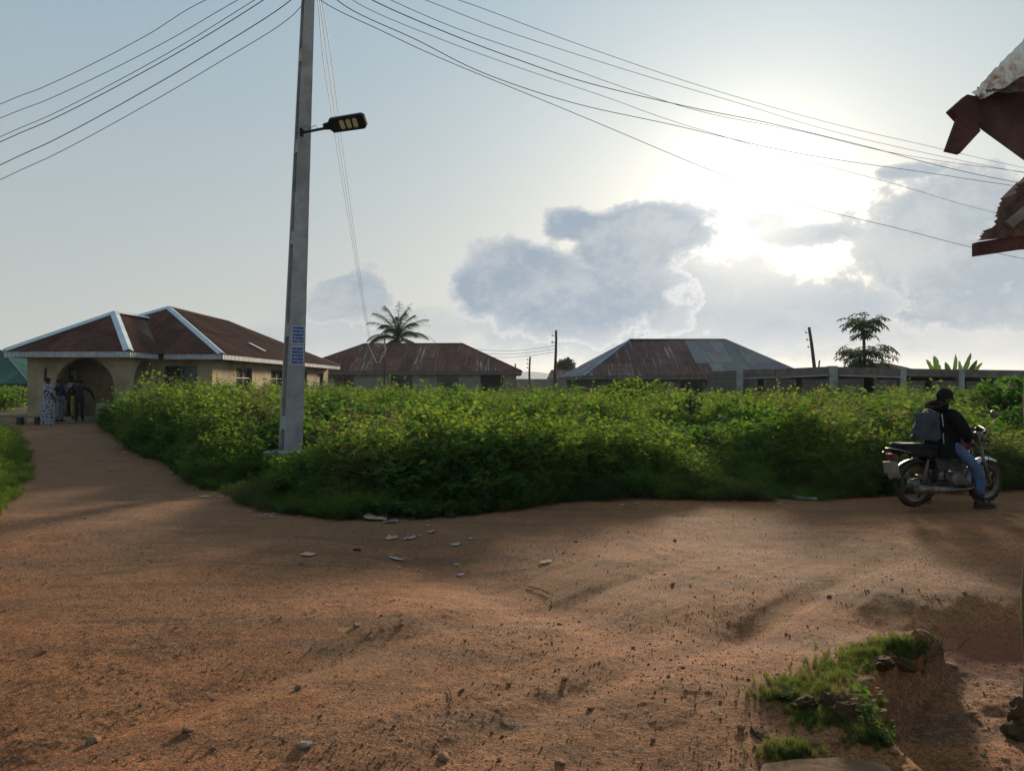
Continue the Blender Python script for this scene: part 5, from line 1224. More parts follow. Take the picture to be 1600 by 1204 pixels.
    J = dict(pelvis=((-.12, 0, .86), .215), waist=((-.12, 0, 1.0), .20), chest=((-.11, 0, 1.15), .205), col=((-.11, 0, 1.29), .12), shl=((-.11, .16, 1.225), .105), shr=((-.11, -.16, 1.225), .105),
             ml=((-.05, .24, 1.13), .082), mr=((-.06, -.245, 1.10), .088), ell=((.03, .28, 1.03), .070), elr=((-.01, -.28, .97), .080), wl=((.17, .325, 1.045), .046), wr=((.10, -.20, .88), .058), hem=((-.13, 0, .71), .20))
    skin('jacket', {k: J[k] for k in ('hem', 'pelvis', 'waist', 'chest', 'col')}, chain('hem', 'pelvis', 'waist', 'chest', 'col'), M_JACKET, rd, sub=2)
    for s_, sg in (('l', 1), ('r', -1)):
        Js = {k: J[k] for k in ('sh' + s_, 'm' + s_, 'el' + s_, 'w' + s_)}; Js['in'] = ((-.11, sg * .06, 1.22), .115)
        skin('sleeve', Js, chain('in', 'sh' + s_, 'm' + s_, 'el' + s_, 'w' + s_), M_JACKET, rd, root='in', sub=2)
    J = dict(pelvis=((-.13, 0, .85), .12), hl=((-.10, .11, .84), .098), hr=((-.10, -.11, .84), .098), tl=((.0, .20, .70), .086), tr=((.02, -.20, .69), .086), kl=((.11, .28, .55), .068), kr=((.175, -.27, .52), .070), cl=((.02, .31, .34), .062), cr=((.185, -.305, .33), .064), al=((-.11, .33, .15), .050), ar=((.175, -.33, .165), .052))
    skin('jeans', J, [('pelvis', 'hl'), ('pelvis', 'hr')] + chain('hl', 'tl', 'kl', 'cl', 'al') + chain('hr', 'tr', 'kr', 'cr', 'ar'), M_JEANS, rd, sub=2)
    shoe(rd, (-.12, .34, .005), (.9, .35), 1.08); shoe(rd, (.17, -.345, .005), (.95, -.08), 1.12)
    for an in ((.172, -.332, .12),): q = MB(); q.tube([(an[0], an[1], .18), (an[0], an[1], .07)], [.047, .05], 10); so2 = q.build('sock', M_SHOE, None); so2.parent = rd
    blob('hair', (-.085, -.005, 1.485), (.112, .100, .098), M_HAIR, rd, cut=-.45, noise=.05)
    # hood with fur rim lying behind the neck
    h = MB(); h.smooth = True; rs = random.Random(4)
    h.lathe([(0, -.07), (.08, -.065), (.125, -.02), (.135, .035), (.115, .07), (.085, .05), (.06, .02)], (-.19, 0, 1.315), n=22, M=Matrix.Rotation(R(-22), 3, 'Y') @ Matrix.Diagonal(Vector((.95, 1.05, 1))))
    ho = h.build('hood', M_JACKET, None); ho.parent = rd
    fr = MB()
    for k in range(420):
        a = rs.uniform(0, 6.283); rr = .122 + rs.uniform(-.02, .015); p = Matrix.Rotation(R(-22), 3, 'Y') @ Vector((rr * math.cos(a), rr * math.sin(a) * 1.05, .05 + rs.uniform(-.012, .02))); d = (Matrix.Rotation(R(-22), 3, 'Y') @ Vector((math.cos(a) * .6, math.sin(a) * .6, .7)) + Vector([rs.gauss(0, .4) for _ in range(3)])).normalized()
        b0 = Vector((-.19, 0, 1.315)) + p; s3 = d.cross(Vector((rs.random(), rs.random(), rs.random()))).normalized() * .006; fr.add([b0 - s3, b0 + s3, b0 + d * .038], [(0, 1, 2)])
    fo = fr.build('fur_trim', M_FUR, None); fo.parent = ho
    rd.location = c; rd.rotation_euler = (0, 0, ang)
    # --- bag behind the rider, resting on the seat
    bg = thing('bag', 'crumpled grey plastic sack resting on the seat behind the rider', 'bag', (0, 0, 0)); m = MB(); m.smooth = True; rs = random.Random(12); n = 22; vs = []; rows = 14
    for i in range(rows + 1):
        t = i / rows; z = .89 + .36 * t; w = .195 - .03 * t + (.015 if .05 < t < .4 else 0); dd = .105 * (1 - .45 * t ** 1.5); cx_ = -.45 + .03 * t
        if i == rows: dd = .02; w *= .92
        for k in range(n):
            a = 2 * math.pi * k / n; rr = 1 + .26 * (float(vnoise(k * .9 + 3, i * .8, 1.0, 5)) - .5)
            ca, sa = math.cos(a), math.sin(a); X_ = w * math.copysign(abs(ca) ** .6, ca) * rr; Y_ = dd * math.copysign(abs(sa) ** .75, sa) * rr
            M2 = Matrix.Rotation(R(-32), 3, 'Z'); v = M2 @ Vector((X_ * .86, Y_, 0)); vs.append((v.x + cx_, v.y - .05, z + .012 * math.sin(k * 1.3 + i)))
    fs = [(i * n + k, i * n + (k + 1) % n, (i + 1) * n + (k + 1) % n, (i + 1) * n + k) for i in range(rows) for k in range(n)] + [tuple(range(n))[::-1], tuple(rows * n + k for k in range(n))]
    m.add(vs, fs); o = m.build('sack', M_BAG, None); o.parent = bg
    q = MB(); q.tube([(-.30, -.165, 1.24), (-.285, -.17, 1.10), (-.28, -.17, .92), (-.27, -.17, .84)], .006, 6); q.tube([(-.50, .0, 1.24), (-.38, -.02, 1.30), (-.28, -.10, 1.24)], .007, 6); o = q.build('strap', M_FASC, None); o.parent = bg
    bg.location = c; bg.rotation_euler = (0, 0, ang)
motorcycle()

# people at the porch
def person_std(label, x, y, zg, face, h, tops, botm, pose='stand', dress=None, group='people gathered at the porch'):
    rt = thing('person', label, 'person', (0, 0, 0), 0, group); k = h / 1.72
    P = dict(pelvis=(0, 0, .95), waist=(0, 0, 1.06), chest=(0, 0, 1.27), neck=(0, 0, 1.45), head=(0, .01, 1.575), shl=(-.17, 0, 1.38), shr=(.17, 0, 1.38), ell=(-.23, .03, 1.12), elr=(.23, .03, 1.12), wristl=(-.22, .12, .90), wristr=(.22, .12, .90),
             hipl=(-.09, 0, .92), hipr=(.09, 0, .92), knl=(-.10, .02, .50), knr=(.10, .02, .50), anl=(-.11, 0, .09), anr=(.11, 0, .09), tol=(-.12, .12, .04), tor=(.12, .12, .04))
    if pose == 'akimbo': P.update(elr=(.38, -.02, 1.16), wristr=(.17, .06, 1.02), ell=(-.36, -.02, 1.16), wristl=(-.17, .06, 1.02))
    if pose == 'lean': P.update(chest=(.02, .10, 1.22), neck=(.03, .16, 1.38), head=(.03, .20, 1.49), shl=(-.15, .12, 1.32), shr=(.19, .12, 1.32), elr=(.40, .14, 1.12), wristr=(.46, .22, .92), ell=(-.2, .22, 1.1), wristl=(-.12, .38, 1.0))
    if pose == 'reach': P.update(elr=(.32, .08, 1.30), wristr=(.50, .22, 1.36))
    if pose == 'stride': P.update(knl=(-.10, .15, .52), anl=(-.11, .22, .10), tol=(-.12, .34, .05), knr=(.10, -.03, .5), anr=(.11, -.18, .10), tor=(.12, -.07, .04))
    P = {n: tuple(q * k for q in v) for n, v in P.items()}
    body(rt, P, (0, 1, 0), k, sub=1)
    def J_(d): return {n: (P[n] if n in P else v[0], v[1] * k) if not isinstance(v, float) else (P[n], v * k) for n, v in d.items()}
    if dress:
        m = MB(); prof = [(.30, .05), (.27, .3), (.22, .7), (.20, .95), (.155, 1.1), (.19, 1.25), (.18, 1.36), (.10, 1.45), (.06, 1.47)]
        m.lathe([(r * k, z * k) for r, z in prof], (0, 0, 0), n=24); m.v = [(v[0] * (1 + .05 * math.sin(7 * math.atan2(v[1], v[0]))), v[1] * .72, v[2]) for v in m.v]; o = m.build('dress', dress, None); o.parent = rt
        J = J_(dict(shl=.085, shr=.085, ell=.080, elr=.080, neck=.09)); skin('sleeves', J, [('neck', 'shl'), ('shl', 'ell'), ('neck', 'shr'), ('shr', 'elr')], dress, rt, root='neck', sub=1)
        blob('head_tie', (P['head'][0], P['head'][1] - .01, P['head'][2] + .05), (.115 * k, .12 * k, .09 * k), tops, rt, cut=-.3)
    else:
        J = J_(dict(pelvis=.13, waist=.125, chest=.15, neck=.075, shl=.075, shr=.075, ell=.058, elr=.058, wristl=.036, wristr=.036)); skin('shirt', J, chain('pelvis', 'waist', 'chest', 'neck') + chain('chest', 'shl', 'ell', 'wristl') + chain('chest', 'shr', 'elr', 'wristr'), tops, rt, sub=1)
        J = J_(dict(pelvis=.12, hipl=.10, hipr=.10, knl=.075, knr=.075, anl=.06, anr=.06)); skin('trousers', J, [('pelvis', 'hipl'), ('pelvis', 'hipr')] + chain('hipl', 'knl', 'anl') + chain('hipr', 'knr', 'anr'), botm, rt, sub=1)
        blob('hair', (P['head'][0], P['head'][1] - .012, P['head'][2] + .045), (.108 * k, .112 * k, .085 * k), M_HAIR, rt, cut=-.35)
        for s in 'lr': a = P['an' + s]; shoe(rt, (a[0], a[1], a[2] - .09 * k), (0, 1), k)
    rt.location = (x, y, zg); rt.rotation_euler = (0, 0, face); return rt
def pattern_cloth():
    m, N, p, out = new_mat('navy_white_patterned_cloth'); tc = N.node('ShaderNodeTexCoord'); mp = N.node('ShaderNodeMapping'); N.put(mp.inputs[0], tc.outputs['Object']); mp.inputs['Rotation'].default_value = (0, R(35), 0)
    w = N.node('ShaderNodeTexWave'); N.put(w.inputs['Vector'], mp.outputs[0]); w.inputs['Scale'].default_value = 5.0; w.inputs['Distortion'].default_value = 2.5; w.inputs['Detail'].default_value = 2; w.bands_direction = 'Z'; w.inputs['Detail Scale'].default_value = 3
    n = N.noise(tc.outputs['Object'], 14, 2, .5)
    N.put(p.inputs['Base Color'], N.mix(N.m('MULTIPLY', N.ss(w.outputs['Fac'], .60, .72), N.ss(n, .40, .48)), (.025, .025, .055), (.60, .58, .60))); p.inputs['Roughness'].default_value = .85; return m
M_NAVY = simple('navy_cloth', (.022, .026, .055), .85, var=.2); M_BLK = simple('black_cloth', (.014, .013, .014), .85, var=.2); M_WSH = simple('white_shirt_cloth', (.42, .42, .48), .85, var=.1)
M_GTR = simple('grey_blue_trousers', (.16, .18, .23), .85, var=.3, c2=(.07, .08, .10), c2amt=.6, c2scale=7); M_YTR = simple('ochre_trousers', (.36, .27, .10), .85)
def zat(y, Y): return CAMH - (y - HOR) / F * Y
person_std('woman in long navy and white patterned dress standing left of the porch arch', px(74, 0, 27.4).x, 27.4, zat(665.5, 27.4), R(-30), 1.74, M_BLK, None, dress=pattern_cloth())
person_std('person in dark top and grey trousers standing at the porch step', px(93, 0, 28.4).x, 28.4, zat(656, 28.4) - .06, R(-100), 1.58, M_NAVY, M_GTR, 'reach')
person_std('person in white shirt standing inside the porch arch', px(111, 0, 30.2).x, 30.2, .40, R(170), 1.56, M_WSH, M_BLK, 'akimbo')
person_std('person in black top with arm out leaning by the low porch wall', px(124, 0, 28.3).x, 28.3, zat(655, 28.3) - .06, R(20), 1.62, M_BLK, M_BLK, 'lean')
person_std('person in dark top and ochre trousers half hidden in the porch group', px(116, 0, 28.9).x, 28.95, .36, R(200), 1.45, M_BLK, M_YTR, 'stride')
def bench():
    Yb = 27.5; a = px(22, 651, Yb); b = px(66, 650, Yb); zg = zat(663, Yb); root = thing('wooden_bench', 'plain plank bench beside the woman in the patterned dress', 'bench', (a.x, Yb, zg))
    m = MB(); m.beam((a.x, Yb, a.z), (b.x, Yb, a.z), .32, .05); m.build('seat', M_WOODG, root)
    for t in (.22, .85):
        x = a.x + (b.x - a.x) * t; m = MB(); m.box((x, Yb, (a.z + zg) / 2 - .012), (.16, .26, a.z - zg - .02), tap=.8); m.build('leg', M_BARK, root)
bench()

# ------------------------------------------------------------------ broken roof edge and post, right foreground
def crumple(mb, P00, P10, P01, P11, nu, nv, amp, seed, thick=.0):
    r = random.Random(seed); vs = []
    P00, P10, P01, P11 = map(Vector, (P00, P10, P01, P11))
    for j in range(nv + 1):
        for i in range(nu + 1):
            u, v = i / nu, j / nv; p = (P00 * (1 - u) + P10 * u) * (1 - v) + (P01 * (1 - u) + P11 * u) * v
            p = p + Vector((r.gauss(0, amp * .5), r.gauss(0, amp), r.gauss(0, amp * .6))); vs.append(p)
    fs = [(j * (nu + 1) + i, j * (nu + 1) + i + 1, (j + 1) * (nu + 1) + i + 1, (j + 1) * (nu + 1) + i) for j in range(nv) for i in range(nu)]
    mb.add(vs, fs)
def shack():
    root = thing('shop_roof_edge', 'broken rusty eave of a near building poking in at the upper right', 'roof', px(1640, 600, 4.2) * 1.0)
    Y = 4.0; P = lambda x, y, d=0: px(x, y, Y + d)
    RU = simple('flaking_rust_sheet', (.100, .050, .040), .8, var=.35, vscale=12, bump=.8, bscale=40, c2=(.19, .13, .10), c2amt=.6, c2scale=14)
    SI = simple('torn_silver_foil', (.62, .60, .56), .34, metal=.9, var=.2, vscale=9, bump=1.0, bscale=22)
    # upper: two folded boards and a soffit sheet
    m = MB(); m.prism([P(1485, 171), P(1512, 147), P(1526, 150), P(1532, 178), P(1524, 205), P(1497, 184)], (0, .05, 0)); m.build('bent_fascia_end', M_WOODR, root, bevel=.004)
    m = MB(); m.prism([P(1497, 183, -.03), P(1528, 196, -.03), P(1533, 204, -.03), P(1500, 240, -.03), P(1478, 235, -.03)], (0, .028, 0)); m.build('hanging_board', M_WOODR, root, bevel=.003)
    m = MB(); m.prism([P(1519, 152, .06), P(1580, 118, .06), P(1760, 40, .06), P(1760, 330, .06), P(1600, 251, .06), P(1524, 196, .06)], (.80, .9, .50)); m.build('soffit', simple('weathered_soffit_board', (.10, .058, .045), .85, var=.3, vscale=5, bump=.6, bscale=30, c2=(.05, .032, .028), c2amt=.8, c2scale=4), root)
    m = MB(); n = 22; vs = []
    for i in range(n + 1):
        t = i / n; a = P(1530 + 250 * t, 152 - 90 * t - 12 * math.sin(t * 9), .0); b = P(1530 + 250 * t, 133 - 108 * t + 40 * math.sin(min(1, t * 3) * 1.5), -.05)
        o_ = Vector((0, .014 * math.sin(i * 2.1), 0)); vs += [a + o_, b + o_ + Vector((0, .02, 0))]
    m.add(vs, [(2 * i, 2 * i + 2, 2 * i + 3, 2 * i + 1) for i in range(n)]); m.build('corrugated_edge', RU, root)
    m = MB(); m.smooth = True; crumple(m, P(1520, 145, -.02), P(1760, -70, -.02), P(1545, 152, .35), P(1760, 105, .35), 34, 8, .010, 5); m.build('foil_flashing', SI, root)
    m = MB(); m.smooth = True; crumple(m, P(1519, 146, -.06), P(1600, 60, -.06), P(1536, 156, -.02), P(1612, 110, -.02), 16, 6, .008, 9); m.build('foil_flap', SI, root)
    # lower: fascia board with stack of torn sheets
    m = MB(); m.prism([P(1527, 378), P(1640, 360), P(1760, 342), P(1760, 378), P(1600, 388), P(1527, 399)], (.0, .05, .0)); m.build('fascia_board', M_WOODR, root, bevel=.003)
    rr = random.Random(2)
    for k, (x0, yt, yb, d) in enumerate(((1526, 362, 378, -.02), (1548, 330, 364, .02), (1553, 312, 340, .06), (1577, 290, 318, .10), (1590, 281, 300, .14))):
        poly = []; n = 9
        for i in range(n): poly.append(P(x0 + (5 if i % 2 else 0) + i * (1.2), yb - (yb - yt) * i / (n - 1) - rr.uniform(0, 2), d))
        poly += [P(x0 + 40, yt - 12, d), P(1760, yt - 50, d), P(1760, yb - 30 if k else 352, d)]
        m = MB(); m.prism(poly, (.42 * (k > 0), .006 + .5 * (k > 0), .22 * (k > 0))); m.build('torn_sheet', RU, root)
    m = MB(); m.beam(P(1575, 352, -.03), P(1615, 320, -.03), .03, .045); m.build('lath', simple('pale_dusty_lath', (.24, .18, .14), .9, var=.3), root)
    # post
    zb = gz(2.84, 4.2) - .05
    pr = thing('wooden_post', 'rough wooden post at the right edge with dark earth heaped at its foot', 'post', (2.84, 4.2, zb)); pts = []
    for i in range(15):
        t = i / 14; pts.append(Vector((2.845 + .022 * (t) + .008 * math.sin(t * 17), 4.2, zb + (2.6 - zb) * t)))
    m = MB(); m.tube(pts, [.052 - .012 * i / 14 + .005 * math.sin(i * 2.3) for i in range(15)], 12); m.build('post_shaft', simple('grey_brown_weathered_wood', (.13, .085, .05), .9, var=.4, vscale=9, bump=1, bscale=30, c2=(.17, .16, .04), c2amt=.5, c2scale=5), pr)
shack()

# ------------------------------------------------------------------ stones, clods, litter, small plants
def rock_mesh(seed, n=2, jag=.25):
    import bmesh
    bm = bmesh.new(); bmesh.ops.create_icosphere(bm, subdivisions=n, radius=1); r = random.Random(seed)
    off = [Vector((r.gauss(0, 1), r.gauss(0, 1), r.gauss(0, 1))).normalized() for _ in range(9)]; am = [r.uniform(.6, 1.0) for _ in range(9)]
    for v in bm.verts:
        k = 1.0
        for o, a in zip(off, am):
            d = v.co.normalized().dot(o)
            if d > a * .75: k = min(k, a * .75 / d)
        v.co = v.co * k * (1 + r.uniform(-.05, .05) * jag * 4); v.co.z *= .62
    me = bpy.data.meshes.new('rock'); bm.to_mesh(me); bm.free(); return me
M_STONE = simple('laterite_stone', (.25, .14, .085), .9, var=.35, vscale=8, bump=.8, bscale=24, rnd=.25)
M_STONEP = simple('pale_stone', (.33, .25, .20), .9, var=.2, vscale=8, bump=.6, bscale=24, rnd=.15)
M_CLOD = simple('dark_earth_clod', (.135, .070, .036), .95, var=.5, vscale=30, bump=1, bscale=50, c2=(.05, .065, .02), c2amt=.4, c2scale=22)
def clod_mesh(seed):
    import bmesh
    from mathutils import noise as mn
    bm = bmesh.new(); bmesh.ops.create_icosphere(bm, subdivisions=4, radius=1)
    for v in bm.verts:
        p = v.co * 1.3 + Vector((seed * 7.1, 0, 0)); v.co *= 1 + .30 * mn.noise(p) + .30 * mn.noise(p * 2.7) + .16 * mn.noise(p * 6) + .10 * mn.noise(p * 13); v.co.z *= .8
    me = bpy.data.meshes.new('clod'); bm.to_mesh(me); bm.free(); return me
RM = [rock_mesh(i) for i in range(6)]; CM = [clod_mesh(i) for i in range(5)]
def stone(name, label, cat, x, y, s, mat, sc=(1, 1, 1), group=None, seed=0, zoff=0.0):
    me = (CM[seed % 5] if mat is M_CLOD else RM[seed % 6]).copy(); me.name = name; me.materials.clear(); me.materials.append(mat); o = bpy.data.objects.new(name, me); COL.objects.link(o)
    o.location = (x, y, gz(x, y) + s * .25 * sc[2] + zoff); o.scale = (s * sc[0], s * sc[1], s * sc[2]); o.rotation_euler = (random.uniform(-.3, .3), random.uniform(-.3, .3), random.uniform(0, 6.28)); return prop(o, label, cat, group)
def gp(x, y, z=0.0):
    """where the view ray through a photo pixel meets the ground"""
    Y0 = CAMH * F / (y - HOR); Ys = np.linspace(Y0 * .9, Y0 * 1.35, 160); Xs = (x - 800) / F * Ys; hz = h_macro(Xs, Ys); rz_ = CAMH - (y - HOR) / F * Ys
    k = int(np.argmax(rz_ <= hz)) if (rz_ <= hz).any() else 159
    return float(Xs[k]), float(Ys[k])
for i, (x, y, s, lab) in enumerate(((1318, 1118, .050, 'rusty brown stone in the gully right of the leafy plant'), (1515, 1117, .048, 'reddish half-buried stone on the gully floor left of the post'), (148, 1160, .055, 'flat pinkish stone at the bottom left of the road'), (295, 1143, .045, 'angular stone at the bottom left road, right of the flat pinkish one'),
        (478, 1168, .05, 'largest pale stone at the bottom edge left of centre'), (875, 976, .03, 'small dark stone on the crest of the wash'), (1486, 1042, .045, 'small pale stone in the shaded gully'), (883, 1061, .035, 'crumbled orange lump in the middle of the road'), (627, 977, .03, 'small pale lump on the lit crest left of centre'),
        (557, 978, .035, 'low brown lump left of the small pale lump on the crest'), (694, 1186, .05, 'orange crumbled stone at the bottom edge left of centre'), (878, 1192, .035, 'grey pebble at the bottom edge in the middle'))):
    X_, Y_ = gp(x, y, -.3 if (x > 1300 and y < 1150) else 0)
    stone('stone', lab, 'stone', X_, Y_, s * .8, M_STONE if i not in (4, 6) else M_STONEP, (1.2, 1, .8), seed=i)
for i in range(60):
    y = 760 + 440 * random.random() ** 1.2; x = random.uniform(0, 1580); X_, Y_ = gp(x, y)
    if weed_sd(X_, Y_) > -.2 or verge_sd(X_, Y_) > -.1: continue
    stone('stone', 'small loose laterite stone lying on the dirt road', 'stone', X_, Y_, random.uniform(.010, .026), M_STONE, group='small stones scattered over the road', seed=i)
def gravel():
    N = 50000; u = rng.random(N); Yc = 2.6 + 10 * u ** 1.5; Xc = (rng.random(N) * 2 - 1) * (Yc * .70 + .3)
    den = .30 + .9 * sstep(fbm(Xc * .7 + Yc * .7, (Yc - Xc) * .7 * 2.0, .7, 3, .6, 77), -.12, .15); ok = (rng.random(N) < den) & (weed_sd(Xc, Yc) < 0) & (verge_sd(Xc, Yc) < 0); Xc, Yc = Xc[ok], Yc[ok]; n = len(Xc)
    Z = h_macro(Xc, Yc) + h_micro(Xc, Yc, Yc); s = np.exp(rng.normal(math.log(.0036), .5, n)); s = np.clip(s, .0016, .016)
    ms = []
    for i in range(4):
        me = rock_mesh(50 + i, 1); me.materials.append(M_STONE); ms.append(me)
    scatter('gravel', ms, np.stack([Xc, Yc, Z + s * .2], -1), rng.uniform(0, 6.28, (n, 3)), np.stack([s, s, s], -1), rng.integers(0, 4, n), 'fine laterite gravel scattered over the dirt road')
gravel()
# clods, turf and slab at the gully lip
for (x, y, s, sc, lab) in ((1258, 1100, .115, (1.35, .8, .62), 'dark crumbly clod left of the leafy plant on the turf lip'), (1305, 1103, .10, (.9, .9, .85), 'dark clod leaning against the turf bank'), (1325, 1118, .11, (1.1, .8, .8), 'dark clod touching the leafy plant'),
        (1375, 1038, .12, (1.5, .9, .6), 'dark overhanging clod at the top of the turf bank'), (1410, 1046, .11, (1.3, .7, .6), 'dark clod in the shadow under the dry twigs'), (1190, 1150, .06, (1.6, 1, .5), 'low dark clod near the bottom, leftmost by the turf')):
    X_, Y_ = gp(x, y, .06); stone('earth_clod', lab, 'clod', X_, Y_, s * .70, M_CLOD, sc, seed=int(x), zoff=-.01)
stone('earth_heap', 'dark earth heap at the foot of the wooden post', 'earth heap', 2.86, 4.16, .20, M_CLOD, (.8, .8, .9), seed=2)
def slab():
    pts = [(1185, 1215), (1190, 1200), (1240, 1193), (1310, 1188), (1370, 1195), (1392, 1204), (1400, 1240), (1200, 1250)]; poly = []
    for x, y in pts: X_, Y_ = gp(x, y, .04); poly.append((X_, Y_, gz(X_, Y_) + .022))
    m = MB(); m.prism(poly, (0, 0, -.12)); o = m.build('rock_slab', simple('pale_brown_rock_slab', (.23, .125, .065), .9, var=.3, vscale=6, bump=1, bscale=18, c2=(.10, .05, .025), c2amt=.5, c2scale=5), bevel=.015); prop(o, 'pale flat rock slab at the bottom right edge of the road', 'rock slab')
slab()
def turf():
    P = []; S = []
    zones = [((1240, 1080), 62, 22, 330), ((1300, 1052), 40, 26, 240), ((1345, 1030), 45, 22, 260), ((1395, 1012), 42, 14, 300), ((1230, 1176), 42, 12, 220), ((1290, 1125), 55, 16, 160), ((1360, 1150), 40, 18, 160), ((1430, 1035), 22, 16, 120)]
    for (c, rx, ry, n) in zones:
        for _ in range(n):
            x = random.gauss(c[0], rx * .5); y = random.gauss(c[1], ry * .5); X_, Y_ = gp(x, y, .06); P.append((X_, Y_, gz(X_, Y_) - .004)); s = random.uniform(.03, .085); S.append((s * .8, s * .8, s))
    n = len(P); rot = np.stack([rng.normal(0, .2, n), rng.normal(0, .2, n), rng.uniform(0, 6.28, n)], -1)
    scatter('turf_grass', proto('grass', 2), P, rot, S, rng.integers(0, 2, n), 'short yellowish green grass on the lip of the gully')
turf()
def herb(label, x, y, s, seed, z=.05):
    X_, Y_ = gp(x, y, z); me = proto('herb', 4)[seed % 4]; root = thing('herb', label, 'plant', (X_, Y_, gz(X_, Y_) - .01)); o = bpy.data.objects.new('leafy_stems', me); COL.objects.link(o); o.parent = root; o.scale = (s, s, s); o.rotation_euler = (0, 0, seed * 1.3)
herb('small bright green leafy plant growing out of the gully lip', 1352, 1130, .22, 0); herb('low leafy plant right at the foot of the bright green one', 1385, 1165, .13, 1); herb('low leafy seedling on the turf left of the clods', 1225, 1094, .11, 2)
def twigs():
    X_, Y_ = gp(1440, 1045, 0); root = thing('dry_twigs', 'tangle of dry pale twigs and dead stems at the far end of the turf lip', 'twigs', (X_, Y_, gz(X_, Y_))); r = random.Random(6)
    for k in range(30):
        a = r.uniform(0, 6.28); L = r.uniform(.06, .2); p0 = Vector((X_ + r.gauss(0, .09), Y_ + r.gauss(0, .06), gz(X_, Y_))); d = Vector((math.cos(a), math.sin(a) * .6, r.uniform(.1, 1.2))).normalized()
        m = MB(); m.tube([p0, p0 + d * L * .5 + Vector((0, 0, .01)), p0 + d * L + Vector((r.gauss(0, .02), 0, -.02))], [.004, .003, .0015], 5); m.build('twig', M_SEED if k % 3 else M_BARK, root)
twigs()
# litter
M_PAP = simple('dirty_white_litter', (.34, .29, .24), .7, var=.2, vscale=12, c2=(.28, .20, .15), c2amt=.5, c2scale=9)
M_PLB = simple('pale_blue_plastic', (.33, .38, .44), .5, var=.3, c2=(.22, .16, .12), c2amt=.6, c2scale=12)
M_TAN = simple('tan_card', (.40, .28, .20), .8, var=.2, vscale=9)
def scrap(x, y, w, label, mat=M_PAP, h=.25, group=None, name='litter_scrap', cat='litter', seed=None):
    X_, Y_ = gp(x, y); W = .85 * w / F * Y_; r = random.Random(seed if seed is not None else int(x * 7 + y)); m = MB(); n = 5; vs = []; D = W * r.uniform(.5, .9)
    a = r.uniform(-.5, .5)
    for j in range(n):
        for i in range(n):
            u, v = i / (n - 1) - .5, j / (n - 1) - .5; k = 1 - .25 * (abs(u) + abs(v)) * r.random(); xx = X_ + (u * W * math.cos(a) - v * D * math.sin(a)) * k; yy = Y_ + (u * W * math.sin(a) + v * D * math.cos(a)) * k
            vs.append((xx, yy, gz(xx, yy) + .012 + abs(r.gauss(0, W * h * .35))))
    m.add(vs, [(j * n + i, j * n + i + 1, (j + 1) * n + i + 1, (j + 1) * n + i) for j in range(n - 1) for i in range(n - 1)])
    o = m.build(name, mat); s = o.modifiers.new('solid', 'SOLIDIFY'); s.thickness = .002; prop(o, label, cat, group)
scrap(1256, 779, 48, 'flat pale plastic sheet lying before the weeds left of the motorcycle', M_PAP, .06)
scrap(448, 799, 38, 'crumpled white and blue plastic bag at the weed edge near the pole', M_PLB, .35, name='plastic_bag', cat='plastic bag')
scrap(586, 812, 46, 'pinkish crumpled plastic bag at the corner of the weed plot', M_TAN, .3, name='plastic_bag', cat='plastic bag')
scrap(610, 817, 26, 'clear crumpled plastic bag touching the pinkish bag', M_PLB, .35, name='plastic_bag', cat='plastic bag')
scrap(390, 787, 18, 'white plastic scrap at the weed edge left of the blue-white bag', M_PAP, .3)
scrap(319, 777, 20, 'white scrap farthest left along the weed edge', M_PAP, .12)
scrap(482, 868, 26, 'thick pale slab of paper on the shaded road', M_TAN, .12)
scrap(620, 875, 26, 'pale folded scrap with a dark tail on the shaded road', M_PAP, .15)
scrap(558, 863, 16, 'black torn scrap between the two pale ones on the road', M_BLK, .5)
scrap(853, 879, 24, 'round tan flat scrap on the road right of centre', M_TAN, .05)
scrap(720, 899, 14, 'small pale blue scrap in the wash', M_PLB, .1)
scrap(640, 842, 22, 'dirty paper scrap in the litter trail at the weed corner', M_PAP, .2); scrap(612, 842, 24, 'yellowish wrapper left of the dirty paper scrap in the litter trail', M_TAN, .25)
scrap(674, 832, 16, 'curled tan wrapper at the top of the litter trail', M_TAN, .3); scrap(712, 852, 18, 'pale wrapper at the right end of the litter trail', M_PAP, .15)
scrap(1418, 1002, 12, 'pale scrap in the shaded gully', M_PAP, .2)
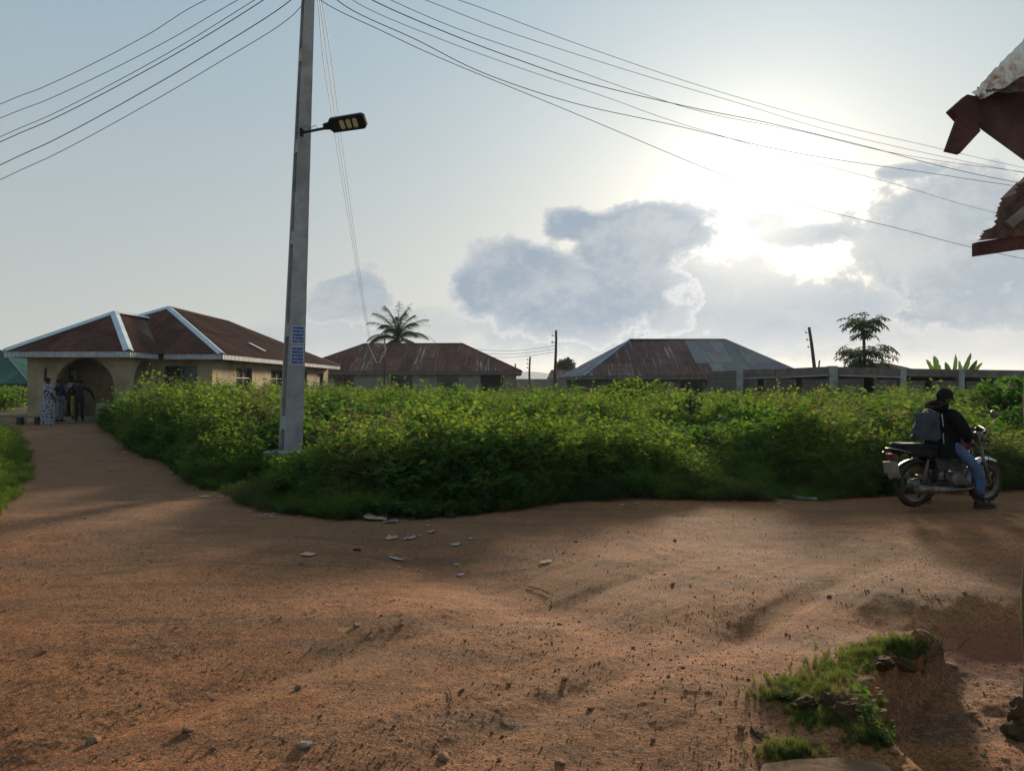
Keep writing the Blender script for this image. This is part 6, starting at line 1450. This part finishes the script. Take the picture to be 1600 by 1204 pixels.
for i in range(46):
    t = random.random(); x, y = random.choice([(random.uniform(300, 560), None), (random.uniform(600, 1400), None), (random.uniform(600, 860), random.uniform(830, 920)), (random.uniform(180, 330), None)])
    if y is None:
        X0 = (x - 800) / F
        ys = [1980 / max(.1, yy) + 600 for yy in np.interp(0, [0], [0]) * 0 + np.array([0.1])] if False else None
        # follow the weed edge
        best = None
        for Yt in np.linspace(8.8, 26, 120):
            if weed_sd(X0 * Yt, Yt) > -.12: best = Yt; break
        if best is None: continue
        y = 600 + 1980 / (best - random.uniform(.05, .5))
    scrap(x, y, random.uniform(4, 10), 'tiny pale litter scrap on the dirt by the weeds', random.choice([M_PAP, M_PAP, M_TAN, M_PLB]), .2, group='tiny scraps strewn along the weed edge', seed=i)
for i, (a, b) in enumerate((((1388, 992), (1402, 1002)), ((860, 870 + 60), (825, 918)), ((325, 1160), (300, 1185)), ((700, 1075), (707, 1100)), ((190, 738), (165, 737)))):
    A = gp(*a); B = gp(*b); m = MB(); za, zb_ = gz(*A), gz(*B); m.tube([(A[0], A[1], za + .01), ((A[0] + B[0]) / 2, (A[1] + B[1]) / 2 + .01, (za + zb_) / 2 + .016), (B[0], B[1], zb_ + .01)], .004, 5)
    o = m.build('stick', M_SEED); prop(o, ['short pale stick in the shaded gully', 'bent pale stick in the wash', 'thin stick at the bottom left of the road', 'thin stick standing out on the road in the middle', 'straw lying on the path toward the bungalow'][i], 'stick')
# ------------------------------------------------------------------ thin evening haze
def haze():
    m = bpy.data.materials.new('thin_haze'); m.use_nodes = True; t = m.node_tree; t.nodes.clear(); N = NT(t)
    out = N.node('ShaderNodeOutputMaterial'); v = N.node('ShaderNodeVolumePrincipled'); v.inputs['Color'].default_value = (.78, .87, 1, 1); v.inputs['Density'].default_value = .00016; v.inputs['Anisotropy'].default_value = .35
    t.links.new(v.outputs[0], out.inputs['Volume']); mb = MB(); mb.bx((-4600, -90, -12), (4600, 3100, 75)); o = mb.build('haze', m); prop(o, kind='stuff')
haze()
print('objects', len(bpy.data.objects))
